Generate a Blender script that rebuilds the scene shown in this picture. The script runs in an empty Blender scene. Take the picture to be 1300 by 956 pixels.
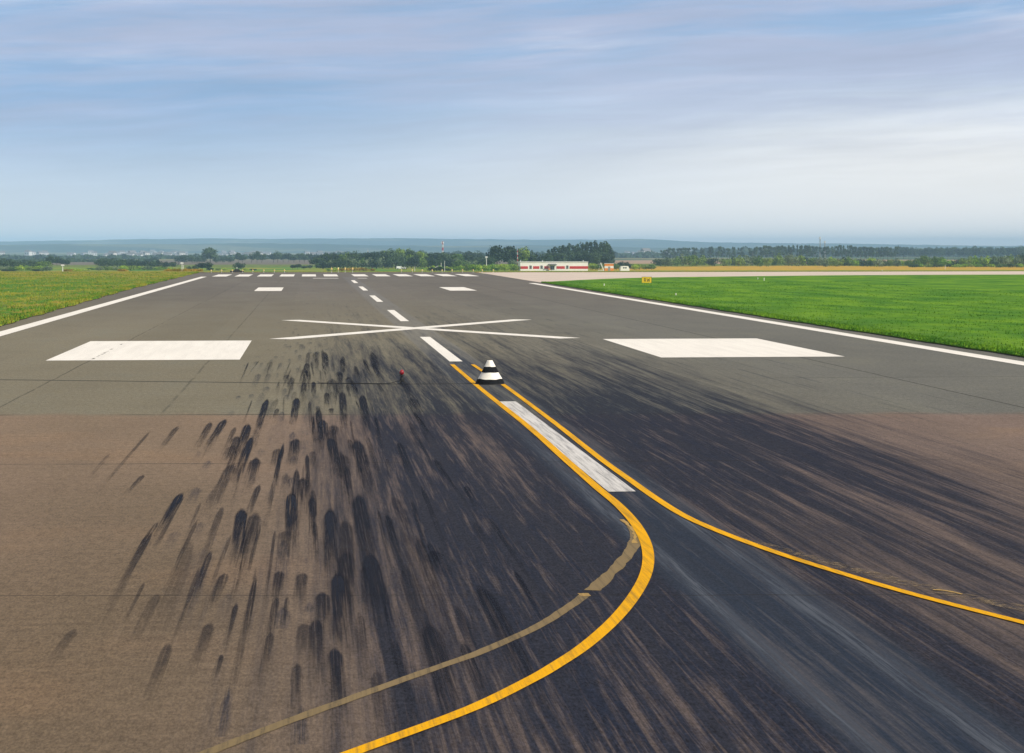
import bpy, bmesh, math, random
import numpy as np
from mathutils import Vector, Matrix, Euler
R = math.radians
S = bpy.context.scene
COL = S.collection
rng = random.Random(11)
nr = np.random.RandomState(5)

# ------------------------------------------------------------------ camera
F, CAMH, CX, CY = 2670.0, 4.6, 650.0, 433.0
PITCH, YAW = math.atan(119.5 / F), math.atan(256 / F)
cam_d = bpy.data.cameras.new('camera')
cam = bpy.data.objects.new('camera', cam_d)
COL.objects.link(cam)
cam.location = (0, 0, CAMH)
cam.rotation_euler = Euler((math.pi / 2 - PITCH, 0, -YAW), 'XYZ')
cam_d.sensor_fit = 'HORIZONTAL'
cam_d.sensor_width = 36
cam_d.lens = 36 * F / 1300
cam_d.shift_y = -45 / 1300
cam_d.clip_start = 0.5
cam_d.clip_end = 30000
S.camera = cam

# ------------------------------------------------------------------ exposure
S.view_settings.view_transform = 'Standard'
S.view_settings.look = 'None'
S.view_settings.exposure = 0.0
S.view_settings.gamma = 1
S.cycles.transparent_max_bounces = 24
S.cycles.volume_bounces = 1

# ------------------------------------------------------------------ sun and sky
SUN_AZ, SUN_EL = 128.0, 38.0          # degrees clockwise from +Y (the runway direction)
HAZE_DENSITY = 1.38e-4
sun_d = bpy.data.lights.new('sun', 'SUN')
sun_d.energy = 4.2
sun_d.angle = R(0.6)
sun_d.color = (1.0, 0.925, 0.80)
sun = bpy.data.objects.new('sun', sun_d)
COL.objects.link(sun)
sdir = Vector((math.sin(R(SUN_AZ)) * math.cos(R(SUN_EL)), math.cos(R(SUN_AZ)) * math.cos(R(SUN_EL)), math.sin(R(SUN_EL))))
sun.rotation_euler = sdir.to_track_quat('Z', 'Y').to_euler()
sun.location = (30, -30, 60)


class NT:
    """small node helper"""
    def __init__(s, tree):
        s.t = tree
        s.n = tree.nodes
        s.l = tree.links

    def put(s, sock, v):
        if v is None:
            return
        if isinstance(v, bpy.types.NodeSocket):
            s.l.new(v, sock)
        elif isinstance(v, (tuple, list)):
            if len(v) == 3 and sock.type == 'RGBA':
                v = (*v, 1)
            sock.default_value = v
        else:
            sock.default_value = v

    def m(s, op, a, b=None, c=None, clamp=False):
        n = s.n.new('ShaderNodeMath')
        n.operation = op
        n.use_clamp = clamp
        for i, v in enumerate((a, b, c)):
            s.put(n.inputs[i], v)
        return n.outputs[0]

    def add(s, *a):
        o = a[0]
        for b in a[1:]:
            o = s.m('ADD', o, b)
        return o

    def mul(s, *a):
        o = a[0]
        for b in a[1:]:
            o = s.m('MULTIPLY', o, b)
        return o

    def sub(s, a, b):
        return s.m('SUBTRACT', a, b)

    def ramp(s, x, a, b, lo=0.0, hi=1.0, smooth=True):
        n = s.n.new('ShaderNodeMapRange')
        n.interpolation_type = 'SMOOTHSTEP' if smooth else 'LINEAR'
        s.put(n.inputs['Value'], x)
        s.put(n.inputs['From Min'], a)
        s.put(n.inputs['From Max'], b)
        n.inputs['To Min'].default_value = lo
        n.inputs['To Max'].default_value = hi
        return n.outputs[0]

    def xyz(s, x=0.0, y=0.0, z=0.0):
        n = s.n.new('ShaderNodeCombineXYZ')
        for i, v in enumerate((x, y, z)):
            s.put(n.inputs[i], v)
        return n.outputs[0]

    def sep(s, v):
        n = s.n.new('ShaderNodeSeparateXYZ')
        s.l.new(v, n.inputs[0])
        return n.outputs

    def noise(s, vec, scale=1.0, detail=2.0, rough=0.5, dist=0.0):
        n = s.n.new('ShaderNodeTexNoise')
        s.put(n.inputs['Vector'], vec)
        n.inputs['Scale'].default_value = scale
        n.inputs['Detail'].default_value = detail
        n.inputs['Roughness'].default_value = rough
        n.inputs['Distortion'].default_value = dist
        return n.outputs['Fac']

    def white(s, vec):
        n = s.n.new('ShaderNodeTexWhiteNoise')
        n.noise_dimensions = '3D'
        s.put(n.inputs['Vector'], vec)
        return n.outputs['Value']

    def mix(s, f, a, b, mode='MIX'):
        n = s.n.new('ShaderNodeMix')
        n.data_type = 'RGBA'
        n.blend_type = mode
        s.put(n.inputs[0], f)
        s.put(n.inputs[6], a)
        s.put(n.inputs[7], b)
        return n.outputs[2]

    def scale_col(s, col, k):
        n = s.n.new('ShaderNodeVectorMath')
        n.operation = 'SCALE'
        s.put(n.inputs[0], col)
        s.put(n.inputs[3], k)
        return n.outputs[0]


world = bpy.data.worlds.new('World')
S.world = world
world.use_nodes = True
w = NT(world.node_tree)
w.n.clear()
out = w.n.new('ShaderNodeOutputWorld')
bg = w.n.new('ShaderNodeBackground')
SKY_K = 0.1
VEIL_K = 1.13
bg.inputs['Strength'].default_value = SKY_K
w.l.new(bg.outputs[0], out.inputs[0])
sky = w.n.new('ShaderNodeTexSky')
sky.sky_type = 'NISHITA'
sky.sun_disc = False
sky.sun_elevation = R(SUN_EL)
sky.sun_rotation = R(SUN_AZ)
sky.air_density = 1.0
sky.dust_density = 1.5
tc = w.n.new('ShaderNodeTexCoord')
d = tc.outputs['Generated']
dx, dy, dz = w.sep(d)
az = w.m('ARCTAN2', dx, dy)            # radians, clockwise from the runway


def c(r, g, b, k=VEIL_K / SKY_K):
    """sRGB 0-255 to linear, divided by the background strength"""
    return tuple((((v / 255) / 12.92) if v / 255 < .04045 else ((v / 255 + .055) / 1.055) ** 2.4) * k for v in (r, g, b))


warp = w.noise(w.xyz(w.mul(dx, 3.0), w.mul(dy, 3.0), w.mul(dz, 14.0)), 1.6, 3, .5)
# thin stratus: bands that lie nearly level, drifting up to the right
zt = w.add(dz, w.mul(w.sub(warp, .5), .020), w.mul(az, -.05))
band = w.noise(w.xyz(w.mul(az, 3.2), 0.3, w.mul(zt, 34.0)), 1.0, 4, .52)
fine = w.noise(w.xyz(w.mul(az, 9.0), 1.7, w.mul(zt, 120.0)), 1.0, 4, .6)
clear = w.mix(w.ramp(dz, .0, .075), c(208, 219, 229), c(142, 174, 212))
left = w.ramp(w.add(az, w.mul(dz, -.7)), -.12, .30)         # the air whitens toward the sun's side
clear = w.mix(w.mul(w.ramp(dz, .115, .035), w.mul(left, .95)), clear, c(239, 239, 240))
cl_f = w.ramp(w.add(w.mul(band, .62), w.mul(fine, .38)), .38, .58)
cl_f = w.mul(cl_f, w.ramp(dz, .028, .062), w.add(.45, w.mul(w.ramp(dz, .05, .10), .45)))
veil = w.mix(cl_f, clear, c(174, 184, 211))
band2 = w.noise(w.xyz(w.mul(az, 5.0), 5.3, w.mul(zt, 52.0)), 1.0, 5, .62)
cl2 = w.mul(w.ramp(band2, .50, .70), w.ramp(dz, .050, .10))
veil = w.mix(w.mul(cl2, .5), veil, c(203, 207, 223))
wisp = w.noise(w.xyz(w.mul(az, 14.0), 9.1, w.mul(zt, 210.0)), 1.0, 5, .62)
veil = w.scale_col(veil, w.add(1.0, w.mul(w.sub(wisp, .5), w.ramp(dz, .01, .06), .20), w.mul(w.sub(band2, .5), w.ramp(dz, .0, .05), .34)))
veil = w.mix(w.ramp(dz, .14, .35), veil, c(196, 190, 184))     # unseen pale deck overhead, added to make the sky light less blue
veil_f = w.ramp(dz, .15, .6, .92, .70)
w.l.new(w.mix(veil_f, sky.outputs[0], veil), bg.inputs['Color'])


# ------------------------------------------------------------------ pixel of the photograph -> ground
def ray(px, py):
    a, b = float(px - CX) / F, -float(py - CY) / F
    f = Vector((math.sin(YAW) * math.cos(PITCH), math.cos(YAW) * math.cos(PITCH), -math.sin(PITCH)))
    r = Vector((math.cos(YAW), -math.sin(YAW), 0))
    u = Vector((math.sin(YAW) * math.sin(PITCH), math.cos(YAW) * math.sin(PITCH), math.cos(PITCH)))
    return f + a * r + b * u


def P(px, py):
    v = ray(px, py)
    t = -CAMH / v.z
    return Vector((v.x * t, v.y * t, 0))


TY = [-400, 395, 850, 1000, 1300, 1600, 2200, 3500, 5000, 12000]
TZ = [-.25, -.25, -5.1, -5.5, -6.2, -7.0, -8.6, -11.0, -12.0, -14.0]


def terr(y):
    return float(np.interp(y, TY, TZ))


def at(px, Y):
    """ground point at runway distance Y seen in photograph column px"""
    v = ray(px, 330)
    t = Y / v.y
    return Vector((v.x * t, Y, terr(Y)))


def hpx(y_top, Y):
    """world height z of photograph row y_top at distance Y"""
    v = ray(650, y_top)
    return CAMH + v.z * Y / v.y


# ------------------------------------------------------------------ object helpers
def link(name, me, mat=None, parent=None, loc=None):
    o = bpy.data.objects.new(name, me)
    COL.objects.link(o)
    if mat is not None and me is not None and not me.materials:
        me.materials.append(mat)
    if parent is not None:
        o.parent = parent
    if loc is not None:
        o.location = loc
    return o


def tag(o, label=None, cat=None, group=None, kind=None):
    if label:
        o['label'] = label
    if cat:
        o['category'] = cat
    if group:
        o['group'] = group
    if kind:
        o['kind'] = kind
    return o


def root(name, loc, rz, label, cat, group=None):
    o = bpy.data.objects.new(name, None)
    COL.objects.link(o)
    o.location = loc
    o.rotation_euler = (0, 0, rz)
    o.empty_display_size = .2
    return tag(o, label, cat, group)


def mesh(name, verts, faces, smooth=False):
    me = bpy.data.meshes.new(name)
    me.from_pydata([tuple(v) for v in verts], [], faces)
    me.update()
    if smooth:
        me.polygons.foreach_set('use_smooth', [True] * len(me.polygons))
    return me


class MB:
    def __init__(s):
        s.v, s.f = [], []

    def poly(s, pts):
        n = len(s.v)
        s.v += [tuple(p) for p in pts]
        s.f.append(tuple(range(n, n + len(pts))))

    def box(s, x0, x1, y0, y1, z0, z1):
        n = len(s.v)
        s.v += [(x, y, z) for z in (z0, z1) for y in (y0, y1) for x in (x0, x1)]
        s.f += [tuple(n + i for i in q) for q in ((0, 2, 3, 1), (4, 5, 7, 6), (0, 1, 5, 4), (2, 6, 7, 3), (0, 4, 6, 2), (1, 3, 7, 5))]
        return s

    def bar(s, a, b, r0, r1=None, seg=6):
        a, b = Vector(a), Vector(b)
        r1 = r0 if r1 is None else r1
        t = (b - a).normalized()
        u = t.orthogonal().normalized()
        v = t.cross(u)
        n = len(s.v)
        for p, r in ((a, r0), (b, r1)):
            for k in range(seg):
                q = 2 * math.pi * k / seg
                s.v.append(tuple(p + (u * math.cos(q) + v * math.sin(q)) * r))
        for k in range(seg):
            s.f.append((n + k, n + (k + 1) % seg, n + seg + (k + 1) % seg, n + seg + k))
        s.f.append(tuple(n + k for k in range(seg))[::-1])
        s.f.append(tuple(n + seg + k for k in range(seg)))
        return s

    def lathe(s, prof, seg=16, c=(0, 0)):
        n = len(s.v)
        for r, z in prof:
            for k in range(seg):
                q = 2 * math.pi * k / seg
                s.v.append((c[0] + r * math.cos(q), c[1] + r * math.sin(q), z))
        for i in range(len(prof) - 1):
            for k in range(seg):
                s.f.append((n + i * seg + k, n + i * seg + (k + 1) % seg, n + (i + 1) * seg + (k + 1) % seg, n + (i + 1) * seg + k))
        s.f.append(tuple(n + k for k in range(seg))[::-1])
        m = n + (len(prof) - 1) * seg
        s.f.append(tuple(m + k for k in range(seg)))
        return s

    def me(s, name, smooth=False):
        return mesh(name, s.v, s.f, smooth)

    def build(s, name, mat, parent=None, smooth=False, loc=None):
        return link(name, s.me(name, smooth), mat, parent, loc)


# ------------------------------------------------------------------ materials
def pmat(name, col, rough=.7, var=.12, vscale=3.0, spec=.5, metal=0.0, dirt=None):
    """painted / plain surface with mottling"""
    m = bpy.data.materials.new(name)
    m.use_nodes = True
    t = NT(m.node_tree)
    b = m.node_tree.nodes['Principled BSDF']
    g = t.n.new('ShaderNodeNewGeometry').outputs['Position']
    nz = t.noise(g, vscale, 5, .6)
    k = t.ramp(nz, .25, .75, 1 - var, 1 + var)
    colr = t.scale_col(col, k)
    if dirt:
        f = t.ramp(t.noise(g, vscale * 2.7, 6, .7), .52, .72)
        colr = t.mix(t.mul(f, dirt[0]), colr, dirt[1])
    t.put(b.inputs['Base Color'], colr)
    b.inputs['Roughness'].default_value = rough
    b.inputs['Metallic'].default_value = metal
    b.inputs['Specular IOR Level'].default_value = spec
    return m


def asphalt_material():
    m = bpy.data.materials.new('runway_asphalt')
    m.use_nodes = True
    t = NT(m.node_tree)
    b = m.node_tree.nodes['Principled BSDF']
    pos = t.n.new('ShaderNodeNewGeometry').outputs['Position']
    X, Y, _ = t.sep(pos)
    # ---- aggregate and patches
    grain = t.noise(t.xyz(t.mul(X, 30.0), t.mul(Y, 9.0), 0.0), 1.0, 3, .8)
    grain2 = t.noise(t.xyz(t.mul(X, 8.0), t.mul(Y, 3.0), 5.0), 1.0, 4, .75)
    blot = t.noise(t.xyz(X, t.mul(Y, .35), 0.0), .33, 5, .6)
    big = t.noise(t.xyz(t.mul(X, .6), t.mul(Y, .2), 3.0), .12, 4, .55)
    # far, greenish grey surfacing
    far = t.mix(t.ramp(X, 2, 20), (.176, .158, .112), (.130, .130, .116))
    far = t.mix(t.ramp(Y, 90, 240), far, (.133, .120, .104))
    far = t.mix(t.mul(t.ramp(blot, .45, .75), .5), far, (.138, .136, .108))
    # near, brownish surfacing
    near = t.mix(t.ramp(X, 0, 12), (.205, .148, .104), (.172, .126, .104))
    near = t.mix(t.mul(t.ramp(t.add(Y, t.mul(t.sub(blot, .5), 18.0)), 42, 22), .85), near, (.168, .124, .080))
    near = t.mix(t.mul(t.ramp(big, .5, .7), .45), near, (.130, .102, .066))
    near = t.mix(t.mul(t.ramp(t.noise(t.xyz(X, Y, 9.0), .25, 3, .5), .5, .72), .35), near, (.24, .155, .092))
    # ---- rubber
    jit = t.mul(t.sub(t.noise(t.xyz(t.mul(X, .2), t.mul(Y, .03), 7.0), 1.0, 2, .5), .5), 2.4)
    Xw = t.add(X, t.mul(t.sub(t.noise(t.xyz(t.mul(X, .5), t.mul(Y, .06), 2.0), 1.0, 2, .5), .5), .35))
    D = t.mul(t.ramp(t.add(X, jit), -2.9, 2.5), t.ramp(t.add(X, jit), 18.5, 10.0))
    near = t.scale_col(near, t.ramp(Y, 24, 52, .80, 1.0))
    near = t.mix(t.mul(D, .75), near, (.150, .112, .098))
    fade = t.add(t.ramp(Y, 42, 72, 1.0, .84), t.ramp(Y, 72, 120, 0.0, -.42), t.ramp(Y, 115, 210, 0.0, -.34))
    edge = t.add(57.9, t.mul(X, -.075), t.mul(t.sub(t.noise(t.xyz(X, 0.0, 0.0), .35, 5, .65), .5), 2.6))
    col = t.mix(t.ramp(Y, t.sub(edge, .9), t.add(edge, .9)), near, far)
    # paver lanes
    lane = t.white(t.xyz(t.m('FLOOR', t.mul(t.add(X, 1.37), 1 / 3.675)), 0.0, t.m('FLOOR', t.mul(Y, 1 / 90.0))))
    k = t.add(.92, t.mul(lane, .12), t.mul(t.sub(blot, .5), .42), t.mul(t.sub(big, .5), .3))
    k = t.mul(k, t.add(1.0, t.mul(t.sub(grain, .5), 1.9), t.mul(t.sub(grain2, .5), 1.15)))
    col = t.scale_col(col, k)
    # fine cross streaks of the paver
    cross = t.noise(t.xyz(t.mul(X, .35), t.mul(Y, 5.0), 0.0), 1.0, 3, .6)
    col = t.scale_col(col, t.ramp(cross, .3, .7, .93, 1.06))

    s1 = t.noise(t.xyz(t.mul(Xw, 1.15), t.mul(Y, .028), 0.0), 1.0, 3, .55)
    s2 = t.noise(t.xyz(t.mul(Xw, 4.2), t.mul(Y, .075), 4.0), 1.0, 4, .64)
    s3 = t.noise(t.xyz(t.mul(X, 17.0), t.mul(Y, .36), 8.0), 1.0, 4, .7)
    s4 = t.noise(t.xyz(t.mul(X, 52.0), t.mul(Y, 1.1), 2.0), 1.0, 3, .7)
    st = t.add(t.mul(s1, .32), t.mul(s2, .36), t.mul(s3, .18), t.mul(s4, .08), t.mul(grain2, .06))
    Df = t.mul(D, fade, t.sub(1.0, t.mul(t.ramp(X, 6.6, 8.0), t.ramp(Y, 46, 30), .20)))
    th = t.ramp(Df, 0, 1, .66, .345, smooth=False)
    rub = t.mul(t.ramp(t.sub(st, th), -.075, .19), t.ramp(Df, .0, .18))
    # light scrubbed lines inside the dark
    rub = t.mul(rub, t.ramp(t.add(t.mul(s3, .6), t.mul(s2, .4)), .30, .52, .55, 1.0))

    def marks(wd, ln, seed, dens, x_lo, x_hi, y_lo, y_hi, half=.30, strength=.9, tail=.75):
        u = t.mul(t.add(X, seed * 3.17), 1 / wd)
        iu = t.m('FLOOR', u)
        off = t.white(t.xyz(iu, seed + .5, 0.0))
        v = t.add(t.mul(Y, 1 / ln), t.mul(off, 7.3))
        iv = t.m('FLOOR', v)
        r1 = t.white(t.xyz(iu, iv, seed))
        r2 = t.white(t.xyz(iu, iv, seed + 11.0))
        r3 = t.white(t.xyz(iu, iv, seed + 23.0))
        fu = t.sub(t.sub(u, iu), t.add(.35, t.mul(r2, .3)))
        fv = t.sub(v, iv)                       # 0 near .. 1 far
        head = t.add(.62, t.mul(r3, .34))
        hw = t.mul(half, t.add(.55, t.mul(r2, .6)))
        rnd = t.m('ABSOLUTE', fu)
        # rounded head: the mark narrows over its last stretch
        cap = t.ramp(t.sub(head, fv), 0.0, .12)
        hw = t.mul(hw, t.add(.25, t.mul(cap, .75)))
        side = t.ramp(t.add(t.sub(hw, rnd), t.mul(t.sub(s4, .5), .18)), -.06, .16)
        front = t.ramp(t.sub(head, fv), -.005, .03)
        back = t.ramp(t.sub(head, fv), t.mul(tail, t.add(.35, t.mul(r2, .65))), 0.02)
        zone = t.mul(t.ramp(X, x_lo, x_lo + 1.0), t.ramp(X, x_hi, x_hi - 1.5), t.ramp(Y, y_lo, y_lo * 1.15), t.ramp(Y, y_hi, y_hi * .75))
        present = t.m('LESS_THAN', r1, t.mul(zone, dens))
        tread = t.ramp(t.add(t.mul(s4, .6), t.mul(s3, .4)), .36, .58, .12, 1.0)
        return t.mul(present, side, front, back, tread, t.add(.45, t.mul(r3, .55)), strength)

    layers = [
        marks(.36, 9.5, 1.0, .55, -2.2, 3.2, 18, 110, strength=.85, tail=1.1),
        marks(.75, 10.0, 12.0, .5, -2.6, 2.5, 16, 90, strength=.35, tail=1.2, half=.3),
        marks(.36, 5.0, 2.0, .38, -2.9, 12.5, 24, 118, strength=.8),
        marks(.30, 9.0, 3.0, .45, -1.6, 15.0, 34, 130, strength=.75, half=.26),
        marks(.55, 6.0, 4.0, .42, -2.4, 14.5, 96, 260, strength=.55, half=.26, tail=.5),
        marks(.45, 13.0, 5.0, .35, .5, 19.0, 28, 170, strength=.7, half=.22),
        marks(.28, 26.0, 7.0, .5, 8.0, 20.5, 26, 120, strength=.8, half=.2),
    ]
    for L in layers:
        rub = t.m('MAXIMUM', rub, L)
    rub = t.m('MINIMUM', rub, .945)
    navy = t.mix(t.ramp(s2, .35, .65), (.009, .016, .034), (.019, .023, .036))  # rubber black; its blue tint paints in the sheen of the sky
    navy = t.scale_col(navy, t.add(1.0, t.mul(t.sub(grain, .5), 3.2), t.mul(t.sub(grain2, .5), 1.6)))
    col = t.mix(rub, col, navy)
    # ---- blue grey lane of worn paint between the centreline dashes
    lw = t.m('ABSOLUTE', t.sub(t.add(X, t.mul(t.sub(s1, .5), .25)), 5.8))
    lane_f = t.mul(t.ramp(lw, 1.02, .80), t.ramp(Y, 22, 62, .62, .38), t.ramp(st, .30, .62, 1.0, .45))
    lane_f = t.mul(lane_f, t.ramp(Y, 330, 318))
    lane_c = t.mix(t.ramp(Y, 45, 110), (.030, .048, .075), (.195, .205, .225))
    col = t.mix(lane_f, col, lane_c)
    # chalky scrubbed streaks beside it
    ck = t.add(t.ramp(t.m('ABSOLUTE', t.sub(Xw, 5.15)), .20, .03), t.ramp(t.m('ABSOLUTE', t.sub(Xw, 6.3)), .24, .04))
    ck = t.mul(ck, t.ramp(s3, .38, .62), t.ramp(Y, 62, 38), t.ramp(s2, .3, .55), .55)
    col = t.mix(ck, col, (.13, .145, .175))

    # ---- joints and cracks
    def line(dist, width, strength):
        return t.mul(t.ramp(t.m('ABSOLUTE', dist), width, width * .35), strength)
    wob = t.mul(t.sub(t.noise(t.xyz(t.mul(X, 1.0), t.mul(Y, .0), 1.0), 1.3, 4, .65), .5), .22)
    wobx = t.mul(t.sub(t.noise(t.xyz(0.0, Y, 5.0), .45, 4, .65), .5), .16)
    brk = t.ramp(t.noise(t.xyz(X, Y, 1.0), .5, 2, .5), .38, .55, .25, 1.0)
    cuts = [
        line(t.add(t.sub(Y, 57.9), t.mul(X, .075), wob), .16, t.mul(brk, t.ramp(X, 12, 4, .35, .75))),
        line(t.add(t.sub(Y, 44.9), t.mul(X, .043), wob), .07, t.mul(brk, t.ramp(X, 16, 10, .1, .75))),
        line(t.add(t.sub(Y, 27.75), t.mul(X, .09), wob), .035, .7),
        line(t.add(t.sub(Y, 70.5), t.mul(t.m('MINIMUM', t.sub(X, 2.6), 0.0), .275), t.mul(wob, .5)), .21, t.ramp(X, 6.6, 6.2)),
        line(t.add(t.sub(Y, 72.6), wob), .14, t.mul(t.ramp(X, 10, 18), .4)),
        line(t.add(t.sub(X, 20.35), wobx), .055, .9),
        line(t.add(t.sub(X, -8.9), wobx), .05, t.mul(brk, .6, t.ramp(Y, 57, 60))),
        line(t.add(t.sub(X, -4.1), wobx), .06, t.mul(brk, .4, t.ramp(Y, 57, 60))),
        line(t.add(t.sub(X, 13.0), wobx), .05, t.mul(brk, .3)),
    ]
    for q in cuts:
        col = t.mix(q, col, (.022, .02, .018))
    # sealed blotches on the far left lanes
    t.put(b.inputs['Base Color'], col)
    t.put(b.inputs['Roughness'], t.ramp(rub, 0, 1, .93, .75))
    t.put(b.inputs['Specular IOR Level'], t.ramp(rub, 0, 1, .16, .02))
    bump = t.n.new('ShaderNodeBump')
    bump.inputs['Strength'].default_value = .35
    bump.inputs['Distance'].default_value = .01
    t.put(bump.inputs['Height'], grain)
    t.l.new(bump.outputs[0], b.inputs['Normal'])
    return m


def paint_material(name, col, wear=.5, streak=True, dark=(.12, .11, .10)):
    """road paint: chipped, scuffed along the runway"""
    m = bpy.data.materials.new(name)
    m.use_nodes = True
    t = NT(m.node_tree)
    b = m.node_tree.nodes['Principled BSDF']
    pos = t.n.new('ShaderNodeNewGeometry').outputs['Position']
    X, Y, _ = t.sep(pos)
    g = t.noise(pos, 24, 4, .75)
    s = t.noise(t.xyz(t.mul(X, 14.0), t.mul(Y, .35), 0.0), 1.0, 4, .7)
    f = t.mul(t.ramp(t.add(t.mul(s, .65), t.mul(g, .35)), .60 - wear * .2, .74 - wear * .1), wear)
    colr = t.mix(f, t.scale_col(col, t.ramp(g, .2, .8, .88, 1.08)), dark)
    tr = t.noise(t.xyz(t.mul(X, 2.0), t.mul(Y, .12), 3.0), 1.0, 3, .6)
    colr = t.scale_col(colr, t.ramp(tr, .3, .7, .93, 1.03))
    ck = t.mul(t.ramp(t.m('ABSOLUTE', t.add(X, 8.9, t.mul(t.sub(t.noise(t.xyz(0.0, Y, 5.0), .9, 4, .65), .5), .3))), .07, .02),
               t.ramp(t.noise(t.xyz(X, Y, 1.0), 1.3, 3, .6), .46, .56))
    colr = t.mix(ck, colr, (.05, .045, .04))
    t.put(b.inputs['Base Color'], colr)
    b.inputs['Roughness'].default_value = .85
    b.inputs['Specular IOR Level'].default_value = .08
    return m


def grass_material(name, lush):
    m = bpy.data.materials.new(name)
    m.use_nodes = True
    t = NT(m.node_tree)
    b = m.node_tree.nodes['Principled BSDF']
    pos = t.n.new('ShaderNodeNewGeometry').outputs['Position']
    X, Y, Z = t.sep(pos)
    n1 = t.noise(t.xyz(X, t.mul(Y, .32), 0.0), .22, 5, .62)
    n2 = t.noise(t.xyz(X, t.mul(Y, .5), 4.0), 1.1, 4, .65)
    n3 = t.noise(pos, 7.0, 3, .7)
    if lush:
        col = t.mix(t.ramp(n1, .35, .68), (.040, .150, .003), (.145, .290, .006))
        col = t.mix(t.mul(t.ramp(n2, .5, .72), .7), col, (.026, .110, .004))
        col = t.mix(t.mul(t.ramp(t.m('SINE', t.add(t.mul(X, 1.3), t.mul(Y, .05), t.mul(n1, 3.0))), -.2, .8), .22), col, (.11, .27, .008))
        col = t.mix(t.mul(t.ramp(X, 36, 30), .4), col, (.09, .19, .015))
        col = t.mix(t.mul(t.ramp(t.noise(t.xyz(X, t.mul(Y, .4), 8.0), .6, 5, .7), .62, .74), .45), col, (.14, .25, .04))
    else:
        col = t.mix(t.ramp(n1, .46, .70), (.075, .185, .012), (.27, .26, .022))
        col = t.mix(t.mul(t.ramp(t.add(n2, t.ramp(X, -34, -19, -.08, .08)), .50, .70), .8), col, (.36, .235, .04))
        col = t.mix(t.mul(t.ramp(t.noise(t.xyz(X, t.mul(Y, .3), 8.0), .5, 4, .6), .52, .62), .8), col, (.045, .125, .008))
        col = t.mix(t.mul(t.ramp(Y, 270, 350), .55), col, (.32, .22, .04))
    col = t.scale_col(col, t.ramp(n3, .25, .75, .80, 1.2))
    # bare earth on the cut edge
    col = t.mix(t.ramp(Z, .055, .02), col, (.018, .016, .010))
    t.put(b.inputs['Base Color'], col)
    b.inputs['Roughness'].default_value = .95
    b.inputs['Specular IOR Level'].default_value = .15
    bump = t.n.new('ShaderNodeBump')
    bump.inputs['Strength'].default_value = .9
    bump.inputs['Distance'].default_value = .12
    t.put(bump.inputs['Height'], t.add(n2, t.mul(n3, .6)))
    t.l.new(bump.outputs[0], b.inputs['Normal'])
    return m


def blade_material(name, a, c2):
    m = bpy.data.materials.new(name)
    m.use_nodes = True
    t = NT(m.node_tree)
    b = m.node_tree.nodes['Principled BSDF']
    pos = t.n.new('ShaderNodeNewGeometry').outputs['Position']
    X, Y, Z = t.sep(pos)
    n1 = t.noise(t.xyz(X, t.mul(Y, .32), 0.0), .22, 5, .62)
    w_ = t.white(t.xyz(t.m('FLOOR', t.mul(X, 3)), t.m('FLOOR', t.mul(Y, 3)), 0.0))
    t.put(b.inputs['Base Color'], t.mix(t.ramp(t.add(n1, t.mul(t.sub(w_, .5), .25)), .35, .65), a, c2))
    b.inputs['Roughness'].default_value = .8
    b.inputs['Specular IOR Level'].default_value = .2
    return m


def leaf_material(name, dark, light):
    m = bpy.data.materials.new(name)
    m.use_nodes = True
    t = NT(m.node_tree)
    b = m.node_tree.nodes['Principled BSDF']
    pos = t.n.new('ShaderNodeNewGeometry').outputs['Position']
    oi = t.n.new('ShaderNodeObjectInfo').outputs['Random']
    n1 = t.noise(pos, .9, 3, .6)
    col = t.mix(t.ramp(t.add(n1, t.mul(t.sub(oi, .5), .35)), .32, .68), dark, light)
    t.put(b.inputs['Base Color'], col)
    b.inputs['Roughness'].default_value = .75
    b.inputs['Specular IOR Level'].default_value = .25
    b.inputs['Subsurface Weight'].default_value = 0
    return m


def terrain_material():
    m = bpy.data.materials.new('countryside')
    m.use_nodes = True
    t = NT(m.node_tree)
    b = m.node_tree.nodes['Principled BSDF']
    pos = t.n.new('ShaderNodeNewGeometry').outputs['Position']
    X, Y, Z = t.sep(pos)
    A = t.m('DIVIDE', X, t.m('MAXIMUM', Y, 50))        # how far to the side of the runway
    right = t.ramp(A, .10, .16)
    n1 = t.noise(t.xyz(t.mul(X, .05), t.mul(Y, .018), 0.0), 1.0, 5, .6)
    n2 = t.noise(t.xyz(t.mul(X, .3), t.mul(Y, .08), 0.0), 1.0, 5, .65)
    rough_g = t.mix(t.ramp(n1, .4, .62), (.08, .20, .02), (.27, .25, .03))
    dry = t.mix(t.ramp(n2, .4, .65), (.50, .31, .035), (.36, .25, .04))
    col = t.mix(t.mul(right, t.ramp(Y, 820, 900)), rough_g, dry)
    green = t.mix(t.ramp(n2, .4, .6), (.07, .13, .02), (.17, .19, .03))
    yj = t.add(Y, t.mul(t.sub(n1, .5), 160.0))
    col = t.mix(t.ramp(yj, 1080, 1120), col, green)
    stub = t.mix(right, (.150, .125, .095), (.35, .24, .16))
    stub = t.scale_col(stub, t.ramp(n2, .3, .7, .88, 1.1))
    col = t.mix(t.ramp(yj, 1290, 1330), col, stub)
    cell = t.n.new('ShaderNodeTexVoronoi')
    t.put(cell.inputs['Vector'], t.xyz(t.mul(X, 1 / 420.0), t.mul(Y, 1 / 900.0), 0.0))
    cell.inputs['Scale'].default_value = 1
    cr = t.sep(cell.outputs['Color'])
    fld = t.mix(t.ramp(cr[0], .3, .7), (.05, .085, .03), (.17, .16, .07))
    fld = t.mix(t.ramp(cr[1], .6, .8), fld, (.035, .055, .025))
    col = t.mix(t.ramp(yj, 1950, 2100), col, fld)
    t.put(b.inputs['Base Color'], col)
    b.inputs['Roughness'].default_value = 1
    b.inputs['Specular IOR Level'].default_value = .05
    return m


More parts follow.
